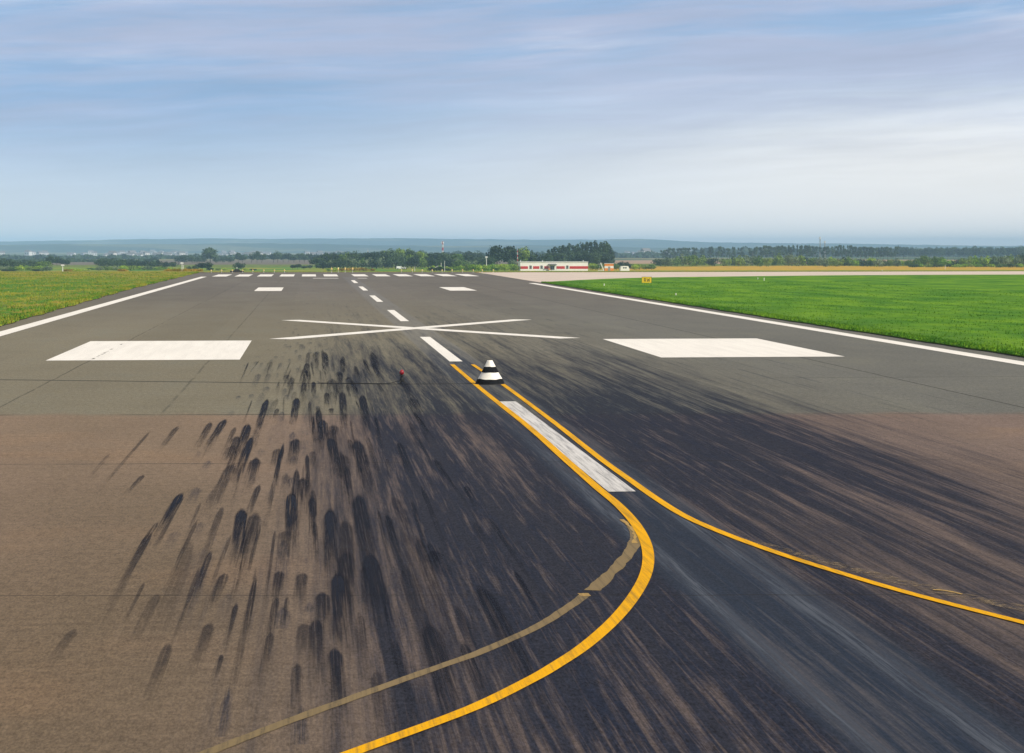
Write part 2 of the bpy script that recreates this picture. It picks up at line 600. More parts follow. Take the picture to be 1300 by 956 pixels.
def hill_material():
    m = bpy.data.materials.new('wooded_hillside')
    m.use_nodes = True
    t = NT(m.node_tree)
    b = m.node_tree.nodes['Principled BSDF']
    pos = t.n.new('ShaderNodeNewGeometry').outputs['Position']
    X, Y, Z = t.sep(pos)
    n1 = t.noise(t.xyz(t.mul(X, 1 / 500.0), t.mul(Y, 1 / 900.0), t.mul(Z, .05)), 1.0, 5, .6)
    n2 = t.noise(t.xyz(t.mul(X, 1 / 60.0), t.mul(Y, 1 / 120.0), t.mul(Z, .1)), 1.0, 4, .6)
    col = t.mix(t.ramp(n1, .50, .60), (.025, .045, .022), (.11, .115, .05))
    col = t.scale_col(col, t.ramp(n2, .3, .7, .75, 1.25))
    t.put(b.inputs['Base Color'], col)
    b.inputs['Roughness'].default_value = 1
    b.inputs['Specular IOR Level'].default_value = .05
    return m


M = dict(
    asphalt=asphalt_material(),
    white=paint_material('white_road_paint', (.79, .765, .72), .34, dark=(.34, .32, .29)),
    worn=paint_material('worn_white_paint', (.62, .61, .60), .8, dark=(.13, .135, .15)),
    ghost=paint_material('faded_white_paint', (.42, .40, .38), .8, dark=(.2, .19, .17)),
    yellow=paint_material('yellow_road_paint', (.76, .385, .004), .8, dark=(.30, .17, .03)),
    pale_yellow=paint_material('pale_yellow_road_paint', (.74, .42, .10), .3, dark=(.4, .26, .1)),
    scrubbed=paint_material('scrubbed_asphalt', (.215, .160, .085), .7, dark=(.05, .045, .04)),
    gold=paint_material('yellow_remnant', (.44, .29, .10), .7, dark=(.16, .12, .07)),
    concrete=pmat('pale_concrete', (.56, .47, .40), .9, .10, .12, dirt=(.3, (.42, .34, .27))),
    lush=grass_material('lush_grass', True),
    dry=grass_material('dry_grass', False),
    terrain=terrain_material(),
    hill=hill_material(),
    blade_l=blade_material('lush_blades', (.045, .160, .005), (.14, .28, .010)),
    blade_d=blade_material('dry_blades', (.08, .21, .012), (.30, .29, .030)),
    weed=blade_material('ochre_weeds', (.10, .12, .02), (.36, .22, .05)),
    bark=pmat('bark', (.10, .075, .05), .95, .2, 2),
    leaf_dark=leaf_material('dark_leaves', (.010, .028, .012), (.038, .075, .024)),
    leaf_mid=leaf_material('mid_leaves', (.060, .130, .018), (.170, .250, .035)),
    leaf_bright=leaf_material('bright_leaves', (.12, .26, .012), (.30, .42, .035)),
    leaf_grey=leaf_material('grey_green_leaves', (.075, .125, .060), (.160, .210, .110)),
    leaf_blue=leaf_material('distant_leaves', (.016, .038, .020), (.055, .098, .040)),
    leaf_ochre=leaf_material('ochre_leaves', (.22, .17, .02), (.45, .29, .04)),
    wall=pmat('white_wall', (.84, .81, .76), .8, .05, .8),
    red=pmat('red_paint', (.50, .012, .010), .6, .1, 1),
    orange=pmat('orange_paint', (.80, .25, .02), .6, .1, 1),
    glass=pmat('dark_glass', (.05, .06, .07), .15, .2, 1),
    frame=pmat('grey_frame', (.30, .29, .27), .6, .1, 2),
    roof=pmat('grey_roofing', (.16, .16, .17), .9, .15, .5),
    house=pmat('pale_plaster', (.62, .62, .62), .9, .1, .02),
    house2=pmat('grey_plaster', (.36, .38, .42), .9, .1, .02),
    metal=pmat('galvanised_metal', (.55, .56, .56), .45, .1, 2),
    whitem=pmat('white_metal', (.80, .80, .78), .4, .06, 2),
    black=pmat('black_paint', (.007, .008, .010), .8, .3, 9, spec=.12),
    bandw=pmat('white_band_paint', (.82, .79, .71), .55, .05, 9, dirt=(.25, (.5, .46, .4))),
    rubber=pmat('black_rubber', (.015, .015, .016), .7, .3, 8),
    signy=pmat('yellow_sign_face', (.85, .58, .02), .5, .05, 3),
    ink=pmat('black_lettering', (.02, .018, .012), .6, .1, 3),
    earth=pmat('bare_earth', (.05, .04, .028), 1, .3, 1),
    lampy=pmat('amber_lamp_glass', (.85, .62, .22), .3, .05, 3),
    tyre=pmat('tyre_rubber', (.02, .02, .02), .9, .1, 3),
)
rg = bpy.data.materials.new('red_glass')
rg.use_nodes = True
_t = NT(rg.node_tree)
_b = rg.node_tree.nodes['Principled BSDF']
_t.put(_b.inputs['Base Color'], _t.mix(_t.noise(_t.n.new('ShaderNodeNewGeometry').outputs['Position'], 30, 2), (.22, .006, .012), (.34, .012, .02)))
_b.inputs['Roughness'].default_value = .12
_b.inputs['Coat Weight'].default_value = .6
M['redglass'] = rg


ORD = 'first second third fourth fifth sixth seventh eighth ninth tenth eleventh twelfth thirteenth fourteenth fifteenth sixteenth seventeenth eighteenth nineteenth twentieth twenty-first twenty-second twenty-third twenty-fourth twenty-fifth twenty-sixth twenty-seventh twenty-eighth twenty-ninth thirtieth thirty-first'.split()


def nth(i, n, label):
    if n == 1:
        return label
    side, k = ('left', i) if i <= (n - 1) / 2 else ('right', n - 1 - i)
    w_ = label.split()
    return '%s from the %s: %s' % (ORD[k], side, label)


# ------------------------------------------------------------------ ground sheet
def grid_ground():
    ys = sorted(set([-400, -100, 0, 60, 120, 200, 300, 380, 395, 420, 460] + list(range(500, 2300, 50)) + list(range(2300, 5000, 150)) + list(range(5000, 12001, 500))))
    sx = np.linspace(-1, 1, 61)
    V, Fc = [], []
    for y in ys:
        wd = 500 + .95 * max(y, 0)
        for s_ in sx:
            x = s_ * wd + .1 * max(y, 0)
            z = terr(y)
            if y > 900:
                z += .25 * math.sin(x * .011 + y * .004) + .2 * math.sin(x * .031 + 2 + y * .01)
            V.append((x, y, z))
    n = len(sx)
    for i in range(len(ys) - 1):
        for j in range(n - 1):
            a = i * n + j
            Fc.append((a, a + 1, a + n + 1, a + n))
    return mesh('ground', V, Fc, True)


tag(link('ground', grid_ground(), M['terrain']), 'rough grass and stubble fields beyond the airfield', kind='structure')


def hills(name, crest, Yc, depth, rough, seed):
    """a long wooded ridge whose crest follows (column, row) pairs of the photograph"""
    r = np.random.RandomState(seed)
    xs = [p[0] for p in crest]
    zs = [hpx(p[1], Yc) for p in crest]
    cols = np.linspace(-1300, 2900, 420)
    ph = r.rand(8) * 7
    V, Fc = [], []
    prof = [(-1, 0), (-.75, .12), (-.5, .42), (-.28, .76), (-.1, .96), (0, 1), (.2, .9), (.6, .4), (1, 0)]
    base = terr(Yc) - 3
    for cx in cols:
        zc = float(np.interp(cx, xs, zs))
        zc += rough * (math.sin(cx * .021 + ph[0]) * .5 + math.sin(cx * .055 + ph[1]) * .3 + math.sin(cx * .17 + ph[2]) * .22 + (r.rand() - .5) * .55)
        for u, k in prof:
            Y = Yc + u * depth
            v = ray(cx, 313)
            V.append((v.x * Y / v.y, Y, base + (zc - base) * k + rough * .8 * (r.rand() - .5) * k * (1 - k)))
    n = len(prof)
    for i in range(len(cols) - 1):
        for j in range(n - 1):
            a = i * n + j
            Fc.append((a, a + n, a + n + 1, a + 1))
    return link(name, mesh(name, V, Fc, True), M['hill'])


tag(hills('hills', [(-1300, 308), (0, 306.5), (110, 305), (260, 303), (500, 302.8), (640, 303.6), (760, 304.6), (800, 303.2), (830, 304), (860, 306), (950, 308), (1040, 309), (1150, 310.5), (1300, 312), (2900, 312)], 9600, 1700, 2.2, 3),
    'long blue wooded ridge on the horizon', kind='structure')
tag(hills('hills', [(-1300, 311), (0, 311), (200, 309.5), (330, 309), (480, 311), (560, 312), (720, 311.5), (820, 314), (900, 316), (2900, 318)], 6600, 1100, 1.6, 4),
    'lower wooded ridge in front of the horizon ridge', kind='structure')

# ------------------------------------------------------------------ airfield surfaces
XL, XR = -19.6, 29.6


def wavy_left(y):
    if y < 90:
        return -17.0
    return float(np.interp(y, [90, 124, 230, 382], [-17.2, -17.9, -19.45, -19.75])) + .12 * math.sin(y * .31) + .08 * math.sin(y * .83 + 1)


def wavy_right(y):
    return 29.52 + .06 * math.sin(y * .37) + .05 * math.sin(y * .91 + 2) + .03 * math.sin(y * 2.3)


run_me = mesh('runway', [(XL - .6, -60, 0), (XR + .1, -60, 0), (XR + .1, 268, 0), (XR + .1, 384, 0), (XL - .6, 384, 0)], [(0, 1, 2, 3, 4)])
runway = tag(link('runway', run_me, M['asphalt']), 'runway of grey and brown asphalt blackened by tyre rubber', kind='structure')

tax_low = [P(690, 358.6), P(715, 357.0), P(740, 355.6), P(800, 353.5), P(850, 352.4), P(1040, 350), P(1300, 349), P(1700, 348.4)]
tax_up = [(30.0, 379), (60, 381), (110, 385), (160, 391), (400, 398)]
tv = [(XR + .1, 268.5, .004)] + [(p.x, p.y, .004) for p in tax_low[1:]] + [(x, y, .004) for x, y in tax_up[::-1]]
taxi = tag(link('taxiway', mesh('taxiway', tv, [tuple(range(len(tv)))]), M['concrete']), 'pale concrete taxiway joining the far end of the runway', kind='structure')


def grass_sheet(name, inner, outer_x, ys, mat, label, side, zt=.10):
    """raised turf with a cut edge; inner(y) is the edge beside the runway"""
    V, Fc = [], []
    r = np.random.RandomState(len(name))
    cols = [0, .02, .4, 1.2, 3, 7, 14, 28, 60, 130, 260, 420]
    for y in ys:
        xi = inner(y)
        for k, cdx in enumerate(cols):
            x = xi + side * cdx
            if abs(x) > abs(outer_x):
                x = outer_x
            z = (-.03, zt * .8, zt, zt + .02)[min(k, 3)] + (0 if k < 2 else .03 * (r.rand() - .5))
            V.append((x, y, z))
    n = len(cols)
    for i in range(len(ys) - 1):
        for j in range(n - 1):
            a = i * n + j
            q = (a, a + 1, a + n + 1, a + n)
            Fc.append(q if side > 0 else q[::-1])
    return tag(link(name, mesh(name, V, Fc, False), mat), label, kind='structure')


grass_sheet('grass_verge', wavy_left, -440, [-60 + i * 6 for i in range(10)] + [0 + i * 1.5 for i in range(254)] + [381, 384, 393], M['dry'], 'yellowing grass to the left of the runway', -1)

# right-hand lawn: between runway edge and taxiway
lawn_v, lawn_f = [], []
tx = [p.x for p in tax_low]
ty = [p.y for p in tax_low]
xs_l = [0, .02, .25, .8, 2, 4, 7, 11, 16, 22, 30, 40, 55, 75, 100, 140, 200]
rows = 150
for i in range(rows + 1):
    s_ = i / rows
    for k, cdx in enumerate(xs_l):
        xe0 = 29.52
        x = xe0 + cdx
        ymax = float(np.interp(x, tx, ty)) - .4
        y = -60 + (ymax + 60) * s_
        xx = x + (wavy_right(y) - 29.52) * max(0, 1 - cdx)
        z = (-.03, .09, .11, .12)[min(k, 3)] + (0 if k < 2 else .03 * (nr.rand() - .5))
        if i == rows:
            z = min(z, .0)
        lawn_v.append((xx, y, z))
n_ = len(xs_l)
for i in range(rows):
    for j in range(n_ - 1):
        a = i * n_ + j
        lawn_f.append((a, a + 1, a + n_ + 1, a + n_))
tag(link('lawn', mesh('lawn', lawn_v, lawn_f), M['lush']), 'bright green mown grass between the runway and the taxiway', kind='structure')


def tufts(name, pts, hmin, hmax, mat, label, wd=.05, spread=.10):
    pts = np.asarray(pts, dtype=float)
    n = len(pts)
    r = np.random.RandomState(n)
    B = 3
    V = np.zeros((n, B, 3, 3))
    for b_ in range(B):
        ang = r.rand(n) * 6.283
        h = hmin + (hmax - hmin) * r.rand(n) ** 1.5
        ox, oy = (r.rand(n) - .5) * spread, (r.rand(n) - .5) * spread
        lean = (r.rand(n) - .3) * h * .7
        cx_, sy_ = np.cos(ang), np.sin(ang)
        bx, by = pts[:, 0] + ox, pts[:, 1] + oy
        w_ = wd * (.6 + r.rand(n))
        V[:, b_, 0] = np.stack([bx - cx_ * w_, by - sy_ * w_, pts[:, 2]], 1)
        V[:, b_, 1] = np.stack([bx + cx_ * w_, by + sy_ * w_, pts[:, 2]], 1)
        V[:, b_, 2] = np.stack([bx - sy_ * lean, by + cx_ * lean, pts[:, 2] + h], 1)
    V = V.reshape(-1, 3)
    me = bpy.data.meshes.new(name)
    nt = len(V) // 3
    me.vertices.add(len(V))
    me.vertices.foreach_set('co', V.ravel())
    me.loops.add(len(V))
    me.loops.foreach_set('vertex_index', np.arange(len(V), dtype=np.int32))
    me.polygons.add(nt)
    me.polygons.foreach_set('loop_start', np.arange(0, len(V), 3, dtype=np.int32))
    me.update(calc_edges=True)
    return tag(link(name, me, mat), label, kind='stuff')


pts = []
for i in range(26000):        # right edge and lawn, denser close by
    y = 78 + 190 * nr.rand() ** 1.6
    dxx = (1.2 if i % 3 == 0 else 40) * nr.rand() ** 1.3
    x = wavy_right(y) + .02 + dxx
    if y < float(np.interp(x, tx, ty)) - 1:
        pts.append((x, y, .085))
tufts('grass', pts, .05, .15, M['blade_l'], 'green grass blades along the right edge of the runway', wd=.035, spread=.3)
pts = []
for i in range(26000):
    y = 100 + 280 * nr.rand() ** 1.3
    dxx = (1.0 if i % 3 == 0 else 34) * nr.rand() ** 1.3
    x = wavy_left(y) - .02 - dxx
    pts.append((x, y, .085))
tufts('grass', pts, .05, .22, M['blade_d'], 'yellow and green grass blades left of the runway', wd=.05, spread=.4)
# weeds along the end of the runway and the far side of the taxiway
pts = []
for i in range(15000):
    px = -80 + 1500 * nr.rand()
    Y = 386 + 60 * nr.rand() ** 1.6 + (max(0, px - 620) * .025)
    if px < 620:
        hz = .0
    q = at(px, Y)
    pts.append((q.x, q.y, q.z - .05))
tufts('weeds', pts, .08, .26, M['weed'], 'ochre and green weeds along the far edge of the pavement', wd=.16, spread=1.2)

# ------------------------------------------------------------------ painted markings (parts of the runway)
ZP = .007


def strip(name, x0, x1, y0, y1, mat, z=ZP, label=None):
    me = mesh(name, [(x0, y0, z), (x1, y0, z), (x1, y1, z), (x0, y1, z)], [(0, 1, 2, 3)])
    o = link(name, me, mat, runway)
    if label:
        o['label'] = label
    return o


def ribbon(name, centre, width, mat, z=ZP, ragged=0.0, label=None, seed=1, parent=None):
    """paint line of given width along a polyline of ground points (Catmull-Rom smoothed)"""
    r = np.random.RandomState(seed)
    pts = [Vector((p[0], p[1], 0)) for p in centre]
    dense = []
    for i in range(len(pts) - 1):
        p0, p1, p2, p3 = pts[max(i - 1, 0)], pts[i], pts[i + 1], pts[min(i + 2, len(pts) - 1)]
        n = max(4, int((p2 - p1).length / (.12 if ragged else .35)))
        for k in range(n):
            q = k / n
            dense.append(.5 * ((2 * p1) + (-p0 + p2) * q + (2 * p0 - 5 * p1 + 4 * p2 - p3) * q * q + (-p0 + 3 * p1 - 3 * p2 + p3) * q ** 3))
    dense.append(pts[-1])
    V, Fc = [], []
    wa = wb = 0
    for i, p in enumerate(dense):
        tg = (dense[min(i + 1, len(dense) - 1)] - dense[max(i - 1, 0)]).normalized()
        nn = Vector((-tg.y, tg.x, 0))
        if ragged:
            wa = .7 * wa + ragged * (r.rand() - .5)
            wb = .7 * wb + ragged * (r.rand() - .5)
        V.append((*(p + nn * (width / 2 + wa)).xy, z))
        V.append((*(p - nn * (width / 2 + wb)).xy, z))
    for i in range(len(dense) - 1):
        Fc.append((2 * i, 2 * i + 1, 2 * i + 3, 2 * i + 2))
    o = link(name, mesh(name, V, Fc), mat, parent or runway)
    if label:
        o['label'] = label
    return o


CLX = 5.82
strip('side_stripe', -16.35 - .45, -16.35 + .45, -60, 328, M['white'])
strip('side_stripe', 28.0 - .45, 28.0 + .45, -60, 266, M['white'])
for i, y0 in enumerate([39.0, 84.2, 130.3, 176.5, 222.5, 268.5]):
    ln = 23.2 if i < 4 else 22.5
    strip('centreline_dash', CLX - .26, CLX + .26, y0, y0 + ln, M['worn' if i == 0 else 'white'], label='scuffed white dash between the yellow lines' if i == 0 else None)
for sgn in (-1, 1):
    c0 = CLX + sgn * 12.6
    strip('aiming_block', c0 - 3.9, c0 + 3.9, 86.4, 104.0, M['white'])
    c1 = CLX + sgn * 10.25
    strip('touchdown_block', c1 - 1.42, c1 + 1.42, 221.0, 240.2, M['white'])
    for k in range(6):
        c2 = CLX - .2 + sgn * (2.35 + 3.48 * k)
        strip('threshold_bar', c2 - 1.12, c2 + 1.12, 330, 355, M['white'])
strip('faded_number_mark', .4, 4.1, 306, 314, M['ghost'], z=.0068)
strip('faded_number_mark', 6.9, 8.3, 306, 314, M['ghost'], z=.0068)
# closed-runway cross
for a, b_, z in (((-1.27, 132.99), (13.02, 105.12), ZP), ((-1.5, 105.42), (13.39, 132.45), ZP + .004)):
    a, b_ = Vector(a), Vector(b_)
    t_ = (b_ - a).normalized()
    nn = Vector((-t_.y, t_.x)) * .64
    vv = [a + nn, a - nn, b_ - nn, b_ + nn]
    link('cross_arm', mesh('cross_arm', [(p.x, p.y, z) for p in vv], [(0, 1, 2, 3)]), M['white'], runway)

left_line = [P(*q) for q in [(574, 463), (613, 496), (670, 541.5), (718, 584), (757, 618.5), (783, 640), (803, 661), (817, 683), (823, 705), (820, 729), (806, 756), (781, 787), (744, 820), (705, 846), (672, 865), (600, 900), (480, 945), (330, 1000)]]
right_line = [P(*q) for q in [(600, 463), (640, 489.5), (700, 534), (760, 581), (800, 610), (834, 634), (868, 655), (905, 672), (950, 689.5), (1000, 707), (1060, 726), (1130, 747), (1200, 766), (1300, 791.5), (1420, 822), (1600, 865)]]
# the last metres of both lines are older, paler paint
ribbon('taxi_line', left_line, .175, M['yellow'], z=.013, label='yellow line curving back to the left')
ribbon('taxi_line', right_line, .158, M['yellow'], z=.013, label='yellow line veering off to the right')
old = [P(*q) for q in [(804, 668), (808, 683), (800, 700), (786, 717), (770, 733), (752, 750)]]
old2 = [P(*q) for q in [(742, 756), (715, 776), (680, 797), (640, 815), (600, 832), (555, 848), (510, 864), (430, 893), (330, 930), (230, 970)]]
ribbon('scrubbed_line', old, .20, M['scrubbed'], z=.0068, ragged=.03, seed=3, label='pale trace where an old line was scrubbed off')
ribbon('scrubbed_line', old2, .15, M['scrubbed'], z=.0068, ragged=.012, seed=4, label='pale trace where an old line was scrubbed off')
ribbon('yellow_remnant', [P(*q) for q in [(791, 660), (798, 667), (806, 680), (808, 690)]], .07, M['gold'], z=.010, ragged=.05, seed=5)
ribbon('yellow_remnant', [P(*q) for q in [(739, 754), (744, 757.5)]], .14, M['gold'], z=.010, ragged=.02, seed=6)
ribbon('yellow_remnant', [P(*q) for q in [(1185, 749), (1203, 751), (1222, 755)]], .05, M['gold'], z=.010, ragged=.03, seed=7)
fa = bpy.data.materials.new('faint_scrub')
fa.use_nodes = True
_t = NT(fa.node_tree)
_b = fa.node_tree.nodes['Principled BSDF']
_g = _t.n.new('ShaderNodeNewGeometry').outputs['Position']
_b.inputs['Roughness'].default_value = .9
_t.put(_b.inputs['Base Color'], _t.scale_col((.20, .145, .085), _t.ramp(_t.noise(_g, 24, 3, .7), .2, .8, .6, 1.4)))
_t.put(_b.inputs['Alpha'], _t.ramp(_t.noise(_g, 6, 5, .75), .42, .66, 0, .7))
ribbon('scrubbed_line', [P(*q) for q in [(935, 684), (1000, 700), (1060, 717), (1130, 735), (1200, 752), (1300, 773), (1420, 800)]], .32, fa, z=.0068, ragged=.03, seed=8, label='faint trace of an erased yellow line')

# ---- single tyre marks that can be told apart, as one part of the runway surface
tm = bpy.data.materials.new('tyre_mark')
tm.use_nodes = True
_t = NT(tm.node_tree)
_b = tm.node_tree.nodes['Principled BSDF']
_at = _t.n.new('ShaderNodeUVMap')
_at.uv_map = 'UVMap'
_u, _v, _ = _t.sep(_at.outputs[0])
_ca = _t.n.new('ShaderNodeAttribute')
_ca.attribute_name = 'strength'
_st = _ca.outputs['Fac']
_g = _t.n.new('ShaderNodeNewGeometry').outputs['Position']
_X, _Y, _Z = _t.sep(_g)
_au = _t.m('ABSOLUTE', _t.sub(_u, .5))
_cap = _t.ramp(_t.sub(1.0, _v), .0, .16, .15, .44)
_str = _t.noise(_t.xyz(_t.mul(_X, 34.0), _t.mul(_Y, .25), 0.0), 1.0, 4, .65)
_str2 = _t.noise(_t.xyz(_t.mul(_X, 12.0), _t.mul(_Y, .5), 0.0), 1.0, 3, .6)
_side = _t.ramp(_t.add(_t.sub(_cap, _au), _t.mul(_t.sub(_str, .5), .22)), -.05, .17)
_head = _t.ramp(_t.sub(1.0, _v), .0, .09)
_tail = _t.ramp(_t.add(_v, _t.mul(_t.sub(_str2, .5), .9)), .0, .85)
_al = _t.mul(_side, _head, _tail, _t.ramp(_t.add(_str, _t.mul(_v, .13)), .40, .62, .12, 1.0), _st)
_b.inputs['Roughness'].default_value = .8
_b.inputs['Specular IOR Level'].default_value = .03
_t.put(_b.inputs['Base Color'], _t.scale_col((.016, .019, .030), _t.ramp(_t.noise(_g, 38, 3, .75), .2, .8, .4, 1.6)))  # bluish rubber colour, sky sheen painted in as on the runway
_t.put(_b.inputs['Alpha'], _al)
MK = [(340, 505, 324, 556, 9, .95), (377, 504, 369, 536, 10, .95), (393, 508, 397, 545, 5, .5), (405, 518, 402, 570, 9, .75), (421, 518, 420, 526, 8, .6),
      (434, 495, 431, 545, 10, .8), (460, 500, 462, 545, 11, .85), (315, 537, 303, 578, 13, .85), (321, 553, 300, 608, 12, .95), (326, 580, 313, 618, 14, .7),
      (361, 560, 336, 650, 6, .75), (376, 556, 367, 585, 15, .8), (410, 532, 413, 566, 13, .9), (419, 554, 430, 605, 15, .85), (390, 575, 393, 622, 6, .7),
      (377, 594, 370, 660, 9, .65), (287, 531, 263, 567, 11, .8), (268, 535, 250, 566, 10, .6), (227, 540, 206, 568, 8, .5), (299, 541, 283, 574, 7, .45),
      (193, 545, 128, 620, 5, .38), (183, 602, 160, 624, 8, .5), (232, 624, 200, 684, 14, .9), (307, 644, 303, 712, 17, .95), (370, 624, 377, 690, 18, .98),
      (396, 628, 396, 690, 11, .7), (419, 643, 422, 735, 18, .95), (355, 724, 349, 756, 16, .55), (385, 726, 380, 764, 18, .55), (409, 750, 409, 800, 20, .7),
      (429, 724, 434, 815, 20, .95), (331, 664, 313, 722, 5, .6), (284, 640, 254, 722, 10, .42), (287, 726, 258, 772, 15, .55), (202, 752, 170, 812, 16, .30),
      (184, 738, 160, 786, 6, .35), (301, 764, 288, 815, 8, .6), (268, 788, 240, 850, 18, .42), (97, 797, 62, 842, 16, .30), (352, 756, 336, 812, 10, .5),
      (330, 614, 312, 655, 9, .6), (282, 830, 268, 862, 9, .5), (388, 790, 382, 832, 20, .4), (424, 820, 430, 900, 22, .8), (300, 570, 288, 600, 7, .4),
      (452, 556, 466, 625, 17, .8), (455, 625, 470, 720, 20, .85), (468, 700, 486, 800, 24, .9), (440, 590, 446, 650, 9, .6), (412, 446, 410, 470, 8, .6),
      (371, 478, 368, 500, 9, .5), (398, 484, 397, 502, 7, .8), (387, 485, 385, 503, 8, .5), (430, 470, 428, 500, 9, .6), (472, 446, 478, 480, 10, .6),
      (215, 815, 190, 880, 16, .35), (140, 575, 118, 605, 6, .25), (400, 660, 402, 720, 7, .5), (345, 800, 330, 866, 12, .4), (378, 840, 370, 905, 16, .5)]
GM = []
_rk = random.Random(77)
for _i in range(150):
    _y = 18.5 + 58 * _rk.random() ** 1.25
    _x = _rk.gauss(.35, 1.25) if _i % 3 else _rk.uniform(-2.6, 3.2)
    if _x > 3.4 or _x < -3.4:
        continue
    _l = _rk.uniform(2.5, 9.0) * (1 + _y / 60)
    GM.append((_x, _y, _l, _rk.choice([.03, .04, .055, .08, .11, .15]), _rk.uniform(.22, .62)))
V, Fc, UV, ST = [], [], [], []
for i, (hx, hy, tx_, ty_, wpx, s_) in enumerate(MK):
    h_ = P(hx, hy)
    tl = h_ + (P(tx_, ty_) - h_) * 1.35
    tl.x += (h_.x - tl.x) * .35
    wm = wpx * CAMH / (hy - 313.5) * .54
    z = .0036 + .00004 * i
    n0 = len(V)
    # marks follow the runway but wander a little
    for k in range(7):
        q = k / 6
        p = tl.lerp(h_, q)
        bend = math.sin(q * math.pi) * wm * .15 * (1 if i % 2 else -1)
        V += [(p.x - wm + bend, p.y, z), (p.x + wm + bend, p.y, z)]
    for k in range(6):
        a = n0 + 2 * k
        Fc.append((a, a + 1, a + 3, a + 2))
        UV += [(0, k / 6), (1, k / 6), (1, (k + 1) / 6), (0, (k + 1) / 6)]
        ST += [s_] * 4
for i, (gx, gy, gl, gw, gs) in enumerate(GM):
    z = .0004 + .00002 * i
    n0 = len(V)
    sl = _rk.uniform(-.012, .02)
    for k in range(7):
        q = k / 6
        yy, xx = gy + gl * q, gx + sl * gl * q
        V += [(xx - gw, yy, z), (xx + gw, yy, z)]
    for k in range(6):
        a = n0 + 2 * k
        Fc.append((a, a + 1, a + 3, a + 2))
        UV += [(0, k / 6), (1, k / 6), (1, (k + 1) / 6), (0, (k + 1) / 6)]
        ST += [gs] * 4
me = mesh('tyre_marks', V, Fc)
uvl = me.uv_layers.new(name='UVMap')
for i, uv in enumerate(UV):
    uvl.data[i].uv = uv
atr = me.attributes.new('strength', 'FLOAT', 'CORNER')
atr.data.foreach_set('value', ST)
link('tyre_marks', me, tm, runway)['kind'] = 'stuff'

# ------------------------------------------------------------------ marker pyramid
def pyramid_marker():
    p = P(622, 487.6)
    r = root('marker_cone', (p.x, p.y, 0), R(33), 'squat cone with black and white bands standing over the right yellow line', 'marker')

    ZR = [(0, .487), (.03, .480), (.173, .417), (.29, .345), (.412, .277), (.585, .194), (.70, .135), (.80, .087)]

    def rad(z):
        return float(np.interp(z, [q[0] for q in ZR], [q[1] for q in ZR]))
    seg = 40

    def band(name, z0, z1, mat, k=1.0, wob=0.0, cap=False):
        mb = MB()
        rr = random.Random(int(z0 * 100))
        ph = [rr.uniform(0, 6) for _ in range(3)]
        nz = 6
        for i in range(nz + 1):
            z = z0 + (z1 - z0) * i / nz
            for j in range(seg):
                q = 2 * math.pi * j / seg
                w_ = wob * (math.sin(3 * q + ph[0]) + .6 * math.sin(7 * q + ph[1])) if i == nz else 0
                rd = rad(z + w_) * k + .004 * math.sin(5 * q + ph[2] + z * 9)
                mb.v.append((rd * math.cos(q), rd * math.sin(q), z + w_))
        for i in range(nz):
            for j in range(seg):
                mb.f.append((i * seg + j, i * seg + (j + 1) % seg, (i + 1) * seg + (j + 1) % seg, (i + 1) * seg + j))
        if cap:
            mb.f.append(tuple(range(nz * seg, (nz + 1) * seg)))
        return mb.build(name, mat, r, smooth=True)
    band('base_band', .0, .180, M['black'], 1.025, .009)
    band('white_band', .165, .415, M['bandw'], 1.0, .005)
    band('black_band', .400, .590, M['black'], 1.025, .004)
    band('top_band', .58, .80, M['bandw'], 1.0, .0, True)
    MB().lathe([(.50, 0), (.512, .012), (.506, .026), (.47, .03)], 40).build('base_ring', M['rubber'], r)
    hb = MB()
    prev = None
    for k in range(7):
        a = math.pi * k / 6
        q = Vector((.05 * math.cos(a), 0, .80 + .045 * math.sin(a)))
        if prev is not None:
            hb.bar(prev, q, .009)
        prev = q
    hb.build('handle', M['earth'], r)


pyramid_marker()


def red_lamp():
    p = P(510, 487.2)
    r = root('marker_light', (p.x, p.y, 0), R(10), 'small red globe lamp on a black stem with feet, joined to a cable', 'lamp')
    mb = MB()
    pr = []
    for k in range(11):
        a = math.pi * k / 10
        pr.append((max(.002, .082 * math.sin(a)), .385 - .092 * math.cos(a)))
    mb.lathe(pr, 20)
    mb.build('globe', M['redglass'], r, True)
    MB().lathe([(.05, .262), (.092, .27), (.092, .292), (.07, .30)], 18).build('collar', M['rubber'], r)
    MB().lathe([(.04, .07), (.062, .09), (.070, .16), (.050, .18), (.044, .27)], 12).build('stem', M['rubber'], r)
    MB().box(.0, .085, -.045, .045, .10, .19).build('junction_box', M['rubber'], r)
    for a in (95, 215, 335):
        ca, sa = math.cos(R(a)), math.sin(R(a))
        MB().bar((.02 * ca, .02 * sa, .12), (.14 * ca, .14 * sa, .014), .026, .018).build('foot', M['rubber'], r)
    # cable runs off to the left and lies in the joint of the pavement
    cb = MB()
    a = P(510, 487.2)
    pts_ = [Vector((p.x - .03, p.y, .11)), Vector((p.x - .16, p.y, .085)), Vector((p.x - .34, p.y - .02, .035)), Vector((p.x - .52, p.y - .03, .012)), Vector((p.x - .9, p.y + .02, .012)), Vector((p.x - 1.6, p.y + .22, .012)), Vector((p.x - 2.8, p.y + .52, .012))]
    for q0, q1 in zip(pts_, pts_[1:]):
        cb.bar(q0, q1, .012)
    tag(cb.build('cable', M['rubber']), 'black cable running left from the red lamp along the pavement joint', 'cable')


red_lamp()

